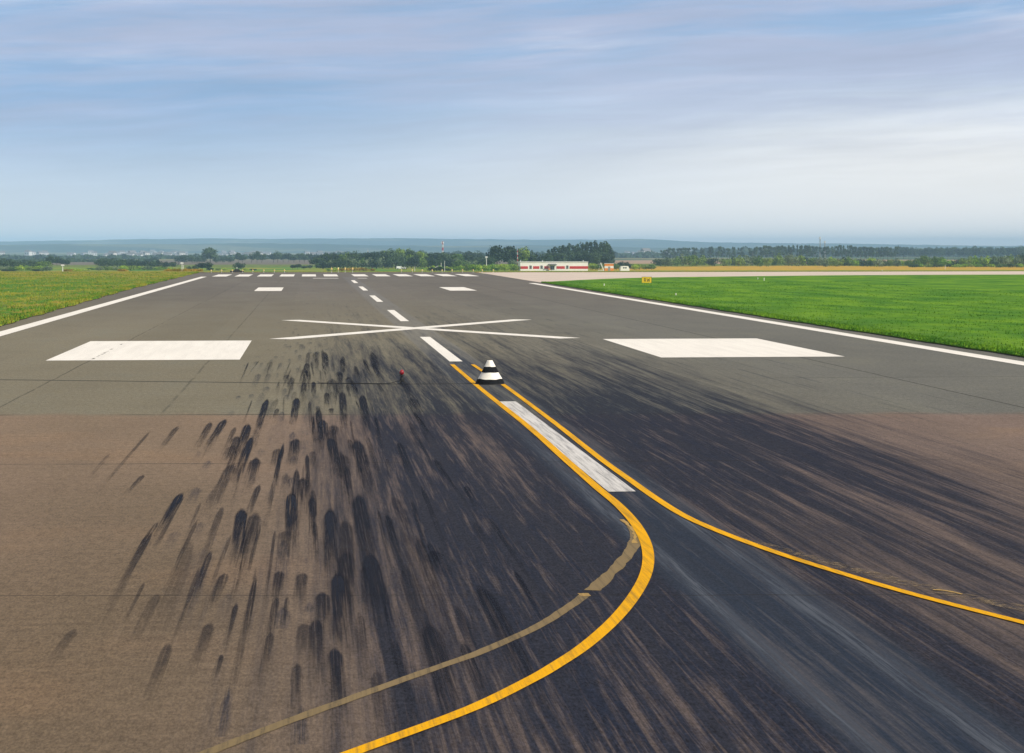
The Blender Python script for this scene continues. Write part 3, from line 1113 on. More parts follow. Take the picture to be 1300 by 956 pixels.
# ------------------------------------------------------------------ guidance sign
def sign():
    p = P(821, 361.3)
    r = root('guidance_sign', (p.x, p.y, .10), -math.atan2(p.x, p.y), 'small yellow sign with dark lettering in the lawn', 'sign')
    W, H_ = 1.16, .70
    MB().box(-W / 2, W / 2, .0, .12, .12, .12 + H_).build('panel', M['signy'], r)
    fr = MB()
    fr.box(-W / 2 - .03, W / 2 + .03, -.01, .13, .12 + H_, .12 + H_ + .03)
    fr.box(-W / 2 - .03, -W / 2, -.01, .13, .12, .12 + H_)
    fr.box(W / 2, W / 2 + .03, -.01, .13, .12, .12 + H_)
    fr.build('frame', M['ink'], r)
    for x in (-.4, .4):
        MB().bar((x, .06, -.05), (x, .06, .12), .03).build('leg', M['metal'], r)
    # letters R W from strokes
    lt = MB()
    y_ = -.004

    def stroke(a, b_, wd=.065):
        a, b_ = Vector((a[0], 0, a[1])), Vector((b_[0], 0, b_[1]))
        t_ = (b_ - a).normalized()
        nn = Vector((-t_.z, 0, t_.x)) * wd / 2
        q = [a + nn, a - nn, b_ - nn, b_ + nn]
        n = len(lt.v)
        lt.v += [(v.x, y_, v.z) for v in q] + [(v.x, y_ + .006, v.z) for v in q]
        lt.f += [(n, n + 1, n + 2, n + 3), (n + 4, n + 7, n + 6, n + 5), (n, n + 4, n + 5, n + 1), (n + 1, n + 5, n + 6, n + 2), (n + 2, n + 6, n + 7, n + 3), (n + 3, n + 7, n + 4, n)]
    z0, z1 = .24, .68
    zm = .46
    for a, b_ in (((-.30, z0), (-.30, z1)), ((-.27, z1 - .03), (-.12, z1 - .03)), ((-.10, z1 - .05), (-.10, zm + .02)), ((-.27, zm), (-.12, zm)), ((-.20, zm - .04), (-.07, z0))):
        stroke(a, b_)
    for a, b_ in (((.03, z1), (.11, z0)), ((.12, z0), (.20, z1 - .08)), ((.21, z1 - .08), (.29, z0)), ((.30, z0), (.38, z1))):
        stroke(a, b_, .055)
    lt.build('lettering', M['ink'], r)


sign()

# white markers in the lawn
def marker_post(px, py, h, label):
    p = P(px, py)
    r = root('marker_post', (p.x, p.y, .1), 0, label, 'marker', None)
    MB().lathe([(.05, -.05), (.05, h * .75), (.03, h * .8)], 10).build('post', M['whitem'], r)
    MB().lathe([(.08, h * .78), (.085, h * .95), (.03, h)], 10).build('cap', M['bandw'], r)


marker_post(767, 364.2, .26, 'short white marker post in the lawn, left of the yellow sign')
marker_post(970, 357.6, .40, 'taller white marker post in the lawn, right of the yellow sign')
marker_post(962, 355.6, .24, 'shorter white marker post near the taller one in the lawn')
marker_post(858, 376.4, .20, 'tiny white marker post in the middle of the lawn')

# ------------------------------------------------------------------ runway end lights
def light_proto():
    r = root('runway_light', (0, 0, 0), 0, 'small amber light on a short stalk along the far end of the runway', 'light', 'runway end lights')
    MB().lathe([(.09, 0), (.09, .02), (.035, .03), (.03, .26)], 8).build('stalk', M['metal'], r)
    MB().lathe([(.09, .26), (.12, .30), (.12, .42), (.07, .50), (.01, .52)], 10).build('lamp_head', M['lampy'], r)
    return r


def copy_tree(o):
    c_ = o.copy()
    COL.objects.link(c_)
    for ch in o.children:
        d_ = ch.copy()
        COL.objects.link(d_)
        d_.parent = c_
        for g_ in ch.children:
            e_ = g_.copy()
            COL.objects.link(e_)
            e_.parent = d_
    return c_


lp = light_proto()
bpy.context.view_layer.update()
lights = [266.8, 280, 293.8, 307, 320, 334, 347.7, 360.6, 421.5, 430, 439, 448.6, 512, 526, 539, 552, 565, 578, 591.7, 605.5, 617.5, 632]
for i, px in enumerate(lights):
    o = lp if i == 0 else copy_tree(lp)
    q = P(px, 346.4)
    o.location = (q.x, 381.5, .0)
    o.rotation_euler = (0, 0, rng.random() * 6)
    if px > 500:
        o['label'] = ORD[i - 12] + ' from the left: small amber light beyond the right half of the threshold bars'
        o['group'] = 'runway end lights on the right'
    elif px > 400:
        o['label'] = ORD[i - 8] + ' from the left: taller amber light in the row of four behind the centreline end'
        o['group'] = 'four lights behind the centreline'
        o.scale = (1, 1, 1.7)
    else:
        o['label'] = ORD[i] + ' from the left: small amber light beyond the left half of the threshold bars'
        o['group'] = 'runway end lights on the left'


# ------------------------------------------------------------------ buildings
def terminal():
    Y = 850
    a, b_ = at(660.5, Y), at(746.5, Y)
    W = b_.x - a.x
    r = root('airfield_building', ((a.x + b_.x) / 2, Y, terr(Y) + .45), 0, 'long white flat-roofed building with a red band behind the taxiway', 'building')
    h = hpx(332.8, Y) - terr(Y) - .45
    k = W / 86.0                       # metres per photograph pixel here
    x0 = -W / 2
    MB().box(x0, -x0, 0, 9, -1.0, h).build('wall', M['wall'], r)
    MB().box(x0 - .2, -x0 + .2, -.2, 9.2, h, h + .16).build('roof_edge', M['whitem'], r)
    zb0, zb1 = h * .10 + .05, h * .45
    zb1 = h * .46

    def X_(p):
        return x0 + (p - 660.5) * k
    for s0, s1 in ((660.5, 670.2), (676.8, 684.6), (691, 697.4), (706.2, 717), (723, 746.5)):
        MB().box(X_(s0), X_(s1), -.06, .01, zb0, zb1).build('red_band', M['red'], r)
    for wx in (673.6, 687.6, 720.2):
        f = MB().box(X_(wx - 1.5), X_(wx + 1.5), -.10, .01, h * .12, h * .56).build('window', M['frame'], r)
        MB().box(X_(wx - .95), X_(wx - .1), -.13, -.095, h * .16, h * .53).build('pane', M['glass'], f)
        MB().box(X_(wx + .2), X_(wx + 1.1), -.13, -.095, h * .16, h * .53).build('pane', M['glass'], f)
    # porch and double door
    dr = MB().box(X_(698.4), X_(704), -.12, .01, 0, h * .50).build('door', M['frame'], r)
    for s0, s1 in ((698.8, 700.9), (701.4, 703.5)):
        MB().box(X_(s0), X_(s1), -.16, -.115, .1, h * .46).build('pane', M['glass'], dr)
    cn = MB().box(X_(695.5), X_(706.5), -1.6, -.0, h * .64, h * .71)
    cn.build('canopy', M['roof'], r)
    MB().box(X_(696.2), X_(705.8), -.08, .01, h * .73, h * .80).build('name_board', M['frame'], r)
    for s in (696.2, 705.8):
        MB().bar((X_(s), -1.5, -.2), (X_(s), -1.5, h * .64), .05).build('canopy_post', M['metal'], r)
    MB().box(X_(695.4), X_(698.0), -1.3, -.10, 0, h * .15).build('planter', M['orange'], r)
    for s in (662, 690, 742):
        MB().bar((X_(s), 4, h), (X_(s), 4, h + .55), .14).bar((X_(s), 4, h + .55), (X_(s), 4, h + .7), .24).build('roof_vent', M['metal'], r)


terminal()


def hut():
    Y = 845
    a, b_ = at(767.8, Y), at(779.0, Y)
    W = b_.x - a.x
    zt_ = hpx(334.8, Y) - terr(Y)
    zb_ = 0
    r = root('equipment_hut', ((a.x + b_.x) / 2, Y, terr(Y)), R(-3), 'orange and white banded equipment hut by the taxiway', 'hut')
    h = zt_
    MB().box(-W / 2, W / 2, 0, 3, -.3, h * .36).build('lower_wall', M['orange'], r)
    MB().box(-W / 2, W / 2, 0.002, 2.998, h * .36, h * .66).build('middle_wall', M['wall'], r)
    MB().box(-W / 2, W / 2, 0, 3, h * .66, h).build('upper_wall', M['orange'], r)
    MB().box(-W / 2 - .15, W / 2 + .15, -.15, 3.15, h, h + .12).build('roof', M['wall'], r)
    d_ = MB().box(-.45, .45, -.05, .01, .05, h * .6).build('door', M['frame'], r)
    MB().box(.28, .36, -.09, -.045, .9, 1.05).build('handle', M['ink'], d_)


hut()


def shed():
    Y = 840
    a, b_ = at(787.8, Y), at(799.2, Y)
    W = b_.x - a.x
    h = hpx(337.9, Y) - terr(Y)
    r = root('small_shed', ((a.x + b_.x) / 2, Y, terr(Y)), R(4), 'low cream shed with sloping shoulders right of the orange hut', 'shed')
    pr = [(-W / 2, -.3), (-W / 2 * .99, h * .50), (-W / 2 * .80, h * .93), (-W / 2 * .7, h), (W / 2 * .66, h), (W / 2 * .80, h * .9), (W / 2, h * .40), (W / 2, -.3)]
    mb = MB()
    n = len(pr)
    mb.v = [(x, 0, z) for x, z in pr] + [(x, 2.4, z) for x, z in pr]
    mb.f = [tuple(range(n)), tuple(range(n, 2 * n))[::-1]] + [((i + 1) % n, i, n + i, n + (i + 1) % n) for i in range(n)]
    mb.build('body', M['bandw'], r)
    for s in (-.5, .35):
        MB().box(s - .32, s + .32, -.04, .01, h * .50, h * .76).build('window', M['glass'], r)
    MB().box(-W / 2 - .02, W / 2 + .02, -.03, .0, .0, h * .12).build('skirt', M['wall'], r)


shed()


def a_frame():
    Y = 835
    c_ = at(763.6, Y)
    r = root('approach_frame', c_, 0, 'white slanted metal frame left of the orange hut', 'frame')
    k = Y / F
    h = hpx(333.6, Y) - c_.z
    MB().bar((-1.0 * k, 0, h), (3.0 * k, 0, 0), .22, seg=4).build('slanted_post', M['whitem'], r)
    MB().bar((-1.0 * k, .1, h), (-3.2 * k, 1.4, 0), .08, seg=4).build('rear_brace', M['metal'], r)
    MB().bar((-4.5 * k, 0, .12), (3.2 * k, 0, .12), .10, seg=4).build('foot_bar', M['whitem'], r)
    MB().bar((-4.0 * k, 0, h * .78), (-.6 * k, 0, h * .86), .07, seg=4).build('cross_bar', M['metal'], r)


a_frame()

# ------------------------------------------------------------------ vehicles
def van(px, Y, W, h, label, small=False):
    c_ = at(px, Y)
    r = root('parked_van' if not small else 'parked_car', c_, R(3), label, 'van' if not small else 'car')
    z0 = .32
    pr = [(-W / 2, z0), (W / 2, z0), (W / 2, h * .45), (W / 2 - .35, h * .55), (W / 2 - .75, h), (-W / 2 + .1, h), (-W / 2, h * .8)] if not small else \
         [(-W / 2, z0), (W / 2, z0), (W / 2, h * .5), (W * .28, h * .58), (W * .12, h), (-W * .28, h), (-W * .40, h * .6), (-W / 2, h * .55)]
    n = len(pr)
    mb = MB()
    mb.v = [(x, 0, z) for x, z in pr] + [(x, 1.7, z) for x, z in pr]
    mb.f = [tuple(range(n)), tuple(range(n, 2 * n))[::-1]] + [((i + 1) % n, i, n + i, n + (i + 1) % n) for i in range(n)]
    mb.build('body', M['whitem'], r)
    if not small:
        MB().box(W / 2 - 1.15, W / 2 - .68, -.02, .01, h * .58, h * .88).build('side_window', M['glass'], r)
    else:
        MB().box(-W * .26, W * .10, -.02, .01, h * .62, h * .92).build('side_window', M['glass'], r)
    for x in (-W * .32, W * .32):
        for y in (.05, 1.55):
            MB().bar((x, y - .12, .3), (x, y + .12, .3), .3, seg=14).build('wheel', M['tyre'], r)


van(507.8, 930, 3.0, 1.4, 'white van parked before the dark trees left of the mast')
van(514.4, 930, 1.4, 1.1, 'small white car parked right behind the white van', True)


def service_unit():
    c_ = at(301, 400)
    r = root('service_unit', (c_.x, 400, terr(400)), R(8), 'low dark ground unit with a small white lamp past the left threshold bars', 'ground equipment')
    mb = MB()
    pr = [(-1.2, .12), (1.2, .12), (1.25, .38), (.55, .45), (.4, .72), (-.35, .76), (-.5, .48), (-1.25, .40)]
    n = len(pr)
    mb.v = [(x, 0, z) for x, z in pr] + [(x, 1.1, z) for x, z in pr]
    mb.f = [tuple(range(n)), tuple(range(n, 2 * n))[::-1]] + [((i + 1) % n, i, n + i, n + (i + 1) % n) for i in range(n)]
    mb.build('body', M['rubber'], r)
    MB().lathe([(.03, .76), (.03, .86), (.09, .88), (.09, 1.0), (.02, 1.04)], 10, (0, .5)).build('lamp', M['whitem'], r)
    for x in (-.8, .8):
        MB().bar((x, -.03, .16), (x, .12, .16), .16, seg=12).build('wheel', M['tyre'], r)


service_unit()


# ------------------------------------------------------------------ masts and poles
def mast(px, Y, ytop, w0, w1, bands, label, name='radio_mast'):
    c_ = at(px, Y)
    H_ = hpx(ytop, Y) - c_.z
    r = root(name, c_, R(rng.uniform(0, 90)), label, 'mast')
    z = 0
    nb = bands
    for b_ in range(nb):
        za, zb = H_ * b_ / nb, H_ * (b_ + 1) / nb
        mb = MB()
        segs = 2

        def wz(zz):
            return w0 + (w1 - w0) * zz / H_
        for s in range(segs):
            z0, z1 = za + (zb - za) * s / segs, za + (zb - za) * (s + 1) / segs
            a0, a1 = wz(z0) / 2, wz(z1) / 2
            cn = [(-1, -1), (1, -1), (1, 1), (-1, 1)]
            for i in range(4):
                p0, p1 = cn[i], cn[(i + 1) % 4]
                mb.bar((p0[0] * a0, p0[1] * a0, z0), (p0[0] * a1, p0[1] * a1, z1), min(.10, w0 * .09), seg=4)
                mb.bar((p0[0] * a0, p0[1] * a0, z0), (p1[0] * a1, p1[1] * a1, z1), min(.06, w0 * .06), seg=3)
                mb.bar((p0[0] * a1, p0[1] * a1, z1), (p1[0] * a1, p1[1] * a1, z1), .06, seg=3)
        mb.build('lattice_section', M['frame'] if Y > 2000 else (M['whitem'] if b_ % 2 else M['red']), r)
    MB().bar((0, 0, H_), (0, 0, H_ + 1.2), .06).build('antenna', M['metal'], r)
    if w0 > 1.0:
        for a in (20, 140, 260):
            q = Vector((math.cos(R(a)), math.sin(R(a)), 0)) * (w1 * .7 + .3)
            MB().box(q.x - .28, q.x + .28, q.y - .28, q.y + .28, H_ * .90, H_ * .98).build('panel_antenna', M['whitem'], r)


mast(562, 1500, 306.5, 1.1, .6, 7, 'tall white and red lattice mast above the middle trees')
mast(657, 900, 318.0, .34, .22, 9, 'white and red lattice mast beside the left end of the red and white building')
mast(1041, 2300, 300.5, 1.3, .8, 5, 'left one of the two far lattice masts on the skyline')
mast(1047, 2300, 306.0, 1.2, .7, 5, 'right, shorter one of the two far lattice masts on the skyline')
mast(467, 1250, 318.5, .7, .4, 4, 'thin pale mast rising from the trees left of the middle')


def pole(px, Y, ytop, rad, label, head=True, name='light_pole'):
    c_ = at(px, Y)
    H_ = hpx(ytop, Y) - c_.z
    r = root(name, c_, 0, label, 'pole')
    MB().bar((0, 0, -.1), (0, 0, H_), rad, rad * .7, seg=8).build('post', M['whitem'], r)
    if head:
        MB().box(-rad * 3.2, rad * 3.2, -rad * 2, rad * 2, H_, H_ + rad * 3).build('lamp_head', M['whitem'], r)


pole(79.5, 395, 337.2, .085, 'white pole with a square head at the left before the hedges')
pole(231, 400, 334.5, .08, 'white pole near the left corner of the runway end', True)
pole(233, 403, 336, .05, 'thin pale pole just right of the left corner pole', False)
pole(617.5, 880, 327.0, .15, 'white pole with a broad head left of the big round trees')
pole(560, 760, 333.5, .10, 'thin white pole in the shrubs below the tall mast', False)
pole(564.5, 600, 331.0, .06, 'thin white pole nearest below the tall mast', False)
pole(526.5, 700, 338, .07, 'short thin pole in the grass right of the white van', False)
pole(1200, 900, 336.5, .10, 'short pale post by the taxiway on the far right', False)
pole(1120, 480, 343.0, .05, 'little dark post on the edge of the taxiway', False)
# a long low trestle (slanting rail) at 535-560
def ramp_rail():
    Y = 780
    a, b_ = at(546, Y), at(556, Y)
    r = root('slanted_rail', a, 0, 'pale slanting rail in front of the shrubs under the tall mast', 'rail')
    d_ = b_ - a
    hh = hpx(337.5, Y) - a.z
    MB().bar((0, 0, .1), (d_.x, 0, hh), .09, seg=5).build('rail', M['metal'], r)
    MB().bar((d_.x, 0, -.1), (d_.x, 0, hh), .06, seg=5).build('post', M['metal'], r)


ramp_rail()


# ------------------------------------------------------------------ trees
def crown_mesh(name, kind, seed, nleaf, leaf):
    """unit-height crown of leaf clumps; height 1, widths relative; base of crown near z=.15"""
    r = np.random.RandomState(seed)
    lobes = []
    if kind == 'round':
        for _ in range(11):
            a = r.rand() * 6.283
            rr = .27 * r.rand() ** .6
            lobes.append((rr * math.cos(a), rr * math.sin(a), .38 + .42 * r.rand(), .12 + .10 * r.rand(), .12 + .09 * r.rand()))
        lobes.append((0, 0, .58, .28, .32))
    elif kind == 'poplar':
        for k in range(9):
            z = .16 + .74 * k / 8
            rad = .13 * (1 - .55 * abs(z - .42) / .55)
            a = r.rand() * 6.283
            lobes.append((.045 * math.cos(a), .045 * math.sin(a), z, rad, .10))
    elif kind == 'bush':
        for _ in range(9):
            a = r.rand() * 6.283
            rr = .48 * r.rand() ** .5
            hz = (.30 + .40 * r.rand()) * (1 - .5 * rr)
            lobes.append((rr * math.cos(a), rr * math.sin(a), hz, .20 + .12 * r.rand(), .20 + .1 * r.rand()))
        lobes.append((0, 0, .35, .5, .33))
    else:                               # open, ragged
        for _ in range(13):
            a = r.rand() * 6.283
            rr = .30 * r.rand() ** .5
            lobes.append((rr * math.cos(a), rr * math.sin(a), .28 + .62 * r.rand(), .07 + .08 * r.rand(), .07 + .07 * r.rand()))
    wts = np.array([l[3] ** 2 * 1.0 + .004 for l in lobes])
    wts /= wts.sum()
    idx = r.choice(len(lobes), nleaf, p=wts)
    L = np.array(lobes)[idx]
    d_ = r.randn(nleaf, 3)
    d_ /= np.linalg.norm(d_, axis=1)[:, None]
    rad = (.45 + .55 * r.rand(nleaf) ** .5) * (1 + .12 * r.randn(nleaf))
    c_ = np.stack([L[:, 0] + d_[:, 0] * rad * L[:, 3], L[:, 1] + d_[:, 1] * rad * L[:, 3], L[:, 2] + d_[:, 2] * rad * L[:, 4]], 1)
    c_[:, 2] = np.clip(c_[:, 2], .02, None)
    c_[:, 2] /= np.percentile(c_[:, 2], 98.5)
    c_[:, :2] /= 2 * np.percentile(np.abs(c_[:, 0]), 96)
    asp = {'round': .8, 'poplar': .28, 'bush': 1.3, 'open': .6}[kind]
    # leaf clump quads roughly facing outward, jittered
    nrm = d_ + .55 * r.randn(nleaf, 3)
    nrm /= np.linalg.norm(nrm, axis=1)[:, None]
    up = r.randn(nleaf, 3)
    u = np.cross(nrm, up)
    u /= np.linalg.norm(u, axis=1)[:, None]
    v = np.cross(nrm, u)
    s = (leaf * (.55 + .9 * r.rand(nleaf)))[:, None] * np.array([[1 / asp, 1 / asp, 1]])
    q = np.stack([c_ - u * s - v * s * .5, c_ + u * s * .7 - v * s, c_ + u * s + v * s * .6, c_ - u * s * .5 + v * s], 1).reshape(-1, 3)
    me = bpy.data.meshes.new(name)
    me.vertices.add(len(q))
    me.vertices.foreach_set('co', q.ravel())
    me.loops.add(len(q))
    me.loops.foreach_set('vertex_index', np.arange(len(q), dtype=np.int32))
    me.polygons.add(nleaf)
    me.polygons.foreach_set('loop_start', np.arange(0, len(q), 4, dtype=np.int32))
    me.update(calc_edges=True)
    return me


def trunk_mesh(name, kind, seed):
    r = random.Random(seed)
    mb = MB()
    top = {'round': .62, 'poplar': .88, 'bush': .35, 'open': .75}[kind]
    th = {'round': .030, 'poplar': .06, 'bush': .02, 'open': .03}[kind]
    mb.bar((0, 0, -.03), (.01, 0, top * .5), th, th * .75, 7)
    mb.bar((.01, 0, top * .5), (0, .01, top), th * .75, th * .3, 6)
    for k in range(6):
        a = r.random() * 6.283
        z = top * (.35 + .09 * k)
        ln = .24
        mb.bar((0, 0, z), (ln * math.cos(a), ln * math.sin(a), z + ln * .9), th * .45, th * .15, 5)
    return mb.me(name)


PROT = {}
for kind, nv, nl, lf in (('round', 4, 1300, .034), ('poplar', 3, 900, .024), ('bush', 4, 800, .050), ('open', 3, 900, .030)):
    PROT[kind] = [(crown_mesh('crown', kind, 40 + i * 7 + len(kind), nl, lf), trunk_mesh('trunk', kind, i)) for i in range(nv)]

CROWN_CACHE = {}


def tree(px, Y, ytop, wpx, kind, mat, label, group, name='tree', cat='tree'):
    c_ = at(px, Y)
    H_ = max(.8, hpx(ytop, Y) - c_.z)
    base_w = 1.0
    W = wpx * Y / F
    i = rng.randrange(len(PROT[kind]))
    key = (kind, i, mat)
    if key not in CROWN_CACHE:
        me = PROT[kind][i][0].copy()
        me.materials.clear()
        me.materials.append(M[mat])
        CROWN_CACHE[key] = me
    tr = PROT[kind][i][1]
    if not tr.materials:
        tr.materials.append(M['bark'])
    r = root(name, c_, rng.random() * 6.283, label, cat, group)
    sx = W / base_w
    r.scale = (sx, sx, H_ * .98)
    link('crown', CROWN_CACHE[key], None, r)
    link('trunk', tr, None, r)
    return r


def row(xs, Y, yt, wp, kind, mats, label, group, name='tree', cat='tree', yj=12, yo=.9, skip=0):
    keep = [(a, b) for a, b in zip(xs, yt) if rng.random() >= skip]
    xs, yt = [k[0] for k in keep], [k[1] for k in keep]
    order = sorted(xs)
    for x, y in zip(xs, yt):
        tree(x + rng.uniform(-.6, .6), Y + rng.uniform(-yj, yj), y + rng.uniform(-yo, yo) * .5, wp * rng.uniform(.85, 1.2), kind, rng.choice(mats), nth(order.index(x), len(xs), label), group, name, cat)


# 1 poplars behind the building
px_ = [698, 704, 710, 716, 722, 728, 733, 739, 745, 751, 757, 762, 767, 772, 776]
row(px_, 1080, [317, 314, 313, 312.5, 309.5, 312, 310.5, 308.5, 308, 308.5, 307, 307.5, 308, 311, 315], 9.5, 'poplar', ['leaf_dark', 'leaf_dark', 'leaf_blue'], 'tall dark poplar in the clump behind the red and white building', 'poplars behind the building', 'poplar_tree', yj=25)
row([696, 703, 712, 722, 732, 744, 754, 764, 773], 1020, [324, 322, 322, 323, 321, 320, 320, 321, 323], 15, 'round', ['leaf_dark', 'leaf_blue'], 'dense undergrowth tree at the foot of the poplars', 'undergrowth below the poplars')
# 2 big round trees
tree(631, 950, 312.8, 24, 'round', 'leaf_dark', 'big dark round tree with its crown highest, left of the white building', None)
tree(646, 955, 313.6, 22, 'round', 'leaf_dark', 'big dark round tree, middle one of the trio left of the building', None)
tree(663, 960, 315.2, 17, 'round', 'leaf_mid', 'lighter green tree behind the slim mast beside the building', None)
tree(676, 965, 321.0, 16, 'round', 'leaf_dark', 'lower dark round tree right of the slim mast', None)
tree(688, 965, 322.0, 15, 'bush', 'leaf_blue', 'low spreading tree directly behind the building roof', None)
tree(652, 900, 329.0, 12, 'bush', 'leaf_grey', 'grey green bush in front of the trio of round trees', None, 'bush', 'bush')
tree(622, 940, 326, 14, 'round', 'leaf_dark', 'small dark tree on the left flank of the big round trees', None)
# 3 middle tree band
xs3 = [402, 410, 419, 428, 437, 446, 455, 464, 473, 481, 489, 498, 506, 514, 523, 531, 540, 549, 557, 566, 574, 583, 592, 604, 612]
yt3 = [326, 325, 323, 323, 322, 322, 321, 321, 321.5, 320.5, 319, 317.5, 317, 316.5, 318, 320, 321, 321.5, 321, 322, 322, 323, 324, 327, 328]
row(xs3, 1030, yt3, 17, 'round', ['leaf_blue', 'leaf_mid', 'leaf_dark', 'leaf_blue'], 'broad round tree in the belt beyond the runway end', 'middle tree belt', yj=30)
row([x + 4 for x in xs3[:-1]], 980, [y + 6.5 for y in yt3[:-1]], 16, 'bush', ['leaf_blue', 'leaf_grey', 'leaf_mid', 'leaf_dark'], 'low spreading tree at the front of the middle tree belt', 'front of the middle tree belt', yj=10)
row([590, 597, 604, 610], 1300, [322, 319.5, 319.5, 322], 13, 'round', ['leaf_dark'], 'dark domed tree rising behind the right part of the middle belt', 'domed trees behind the middle belt')
# 4 trees farther left
xs4 = [347, 353, 359, 366, 373, 380, 387, 394, 401, 408, 415, 421]
row(xs4, 1600, [322.5, 320, 321.5, 321, 323.5, 322, 323, 322, 324, 323, 321, 320.5], 10, 'round', ['leaf_dark', 'leaf_blue'], 'small dark tree in the far row left of the middle belt', 'far row left of the middle')
tree(267, 1500, 315.2, 21, 'round', 'leaf_blue', 'tall round tree standing alone left of the runway end', None)
row([257, 276, 284, 292], 1580, [325, 325, 325, 326], 10, 'bush', ['leaf_blue', 'leaf_dark'], 'bush beside the tall lone tree on the left', 'bushes at the lone tree', 'bush', 'bush')
row([303, 308, 320, 326, 332], 1580, [321, 324, 321, 319.5, 322.5], 9, 'round', ['leaf_dark', 'leaf_blue'], 'small dark tree between the lone tree and the far row', 'small trees right of the lone tree')
row([228, 235, 243, 250], 1560, [325, 323.5, 324, 325.5], 12, 'bush', ['leaf_blue'], 'hazy tree left of the tall lone tree', 'hazy trees left of the lone tree')
# 6 left hedges
row([-40, -28, -16, -4, 4, 12, 21, 30, 38, 47, 55], 1000, [329, 328, 329, 328, 328.5, 330, 332, 330, 331, 331, 331], 17, 'bush', ['leaf_blue', 'leaf_dark', 'leaf_mid'], 'bushy tree at the left border of the picture', 'trees at the far left', yj=60)
row([61, 66, 72, 78, 86], 1150, [326, 325.5, 326, 328, 329], 8, 'round', ['leaf_dark'], 'dark upright tree behind the white pole on the left', 'dark trees behind the left pole')
row([128, 135, 143, 151, 159, 167, 175, 184, 193, 202, 210, 219], 1080, [327.5, 328.5, 328, 329.5, 330, 329, 330, 331, 331.5, 331, 332, 332.5], 12, 'bush', ['leaf_dark', 'leaf_blue'], 'dark bushy tree of the hedge left of the runway end', 'dark hedge trees on the left', yj=40)
row([2, 10, 18, 26, 33, 41, 50, 58, 92, 100, 108, 117, 126, 136, 146, 156, 166, 176, 187, 197, 207, 217], 880, [337, 337.5, 338, 336, 337, 338, 337, 338, 340, 341, 341, 340, 338, 338, 338, 337, 337, 338, 338, 339, 338, 339], 12, 'bush', ['leaf_mid', 'leaf_grey', 'leaf_bright'], 'low green shrub in front of the left hedge', 'green shrubs on the left', 'shrub', 'shrub', yj=30)
row([48, 8, 16], 780, [341, 343, 343.5], 9, 'bush', ['leaf_dark'], 'low dark shrub before the left pole', 'dark shrubs on the left', 'shrub', 'shrub')
row([86, 92, 98, 152, 158], 560, [341.5, 341, 342, 342.5, 343], 9, 'bush', ['leaf_ochre', 'leaf_bright'], 'ochre shrub on the rim of the left grass', 'ochre shrubs on the left', 'shrub', 'shrub')
row([213, 221, 229, 237, 245, 252], 402, [344.6, 344.4, 344.2, 344, 344.2, 344.6], 10, 'bush', ['leaf_ochre', 'leaf_ochre', 'leaf_bright'], 'low ochre clump at the left corner of the runway end', 'ochre clumps at the left corner', 'shrub', 'shrub', yj=6)
row([256, 262], 900, [333.5, 333], 12, 'round', ['leaf_dark'], 'dark small tree just left of the runway end lights', 'dark pair at the runway corner')
row([240, 247, 268, 277, 285, 312, 322], 880, [338, 337, 339, 340, 340, 340, 341], 8, 'bush', ['leaf_mid', 'leaf_dark', 'leaf_bright'], 'low shrub beyond the left threshold bars', 'shrubs beyond the left threshold bars', 'shrub', 'shrub')
row([300, 306], 950, [333, 334], 9, 'bush', ['leaf_blue'], 'dark bush behind the low dark ground unit', 'bushes behind the ground unit', 'bush', 'bush')
row([371, 378, 386, 394], 950, [336, 335, 337, 336.5], 9, 'round', ['leaf_blue', 'leaf_dark'], 'small tree in the field at the left end of the belt', 'small trees at the left end of the belt')
# orange weedy scrub under the middle belt
row([418, 425, 433, 441, 449, 457, 465, 473], 760, [341, 340.5, 340, 340, 339.5, 340, 340.5, 341], 9, 'bush', ['leaf_ochre', 'leaf_ochre', 'leaf_bright'], 'low ochre shrub behind the four taller lights', 'ochre shrubs at the runway end', 'shrub', 'shrub')
# green bank of scrub right of middle
xs7 = [545, 552, 560, 568, 576, 584, 592, 600, 608, 616, 624, 632, 640, 648, 655]
row(xs7, 800, [339, 337.5, 337.5, 338, 337, 337, 336.5, 336, 336, 336.5, 336, 335.5, 335.5, 336, 337], 12, 'bush', ['leaf_bright', 'leaf_bright', 'leaf_mid'], 'bright green shrub on the bank left of the white building', 'bright shrubs left of the building', 'shrub', 'shrub', yj=20)
row([550, 557, 563, 570], 760, [339, 338.5, 339, 340], 9, 'bush', ['leaf_dark'], 'dark shrub at the foot of the tall mast', 'dark shrubs under the mast', 'shrub', 'shrub')
# 9 right shrubs
tree(791, 900, 332.5, 13, 'bush', 'leaf_dark', 'very dark bush behind the cream shed', None, 'bush', 'bush')
tree(798, 905, 333.0, 11, 'bush', 'leaf_dark', 'dark bush right behind the corner of the cream shed', None, 'bush', 'bush')
row([752, 758, 783, 806, 812, 820, 828], 900, [334, 335, 335, 335, 336, 337, 336], 11, 'bush', ['leaf_mid', 'leaf_bright'], 'green bush around the hut and shed', 'bushes round the hut', 'bush', 'bush')
xs9 = [838, 845, 853, 860, 868, 876, 884, 892, 905, 921, 930, 938, 946, 955, 964, 973, 981, 988, 997, 1006, 1014, 1023, 1032, 1040]
yt9 = [329, 327.5, 330, 326, 323, 323.5, 326, 325, 328, 329, 326, 325, 325, 325.5, 326, 327, 330, 322, 328, 324, 325, 327, 328, 327]
row(xs9, 1090, yt9, 13, 'bush', ['leaf_mid', 'leaf_dark', 'leaf_grey', 'leaf_dark', 'leaf_mid'], 'bushy tree in the scrub behind the taxiway', 'scrub belt right of middle', yj=45)
xs10 = [1048 + 7.6 * i for i in range(37)]
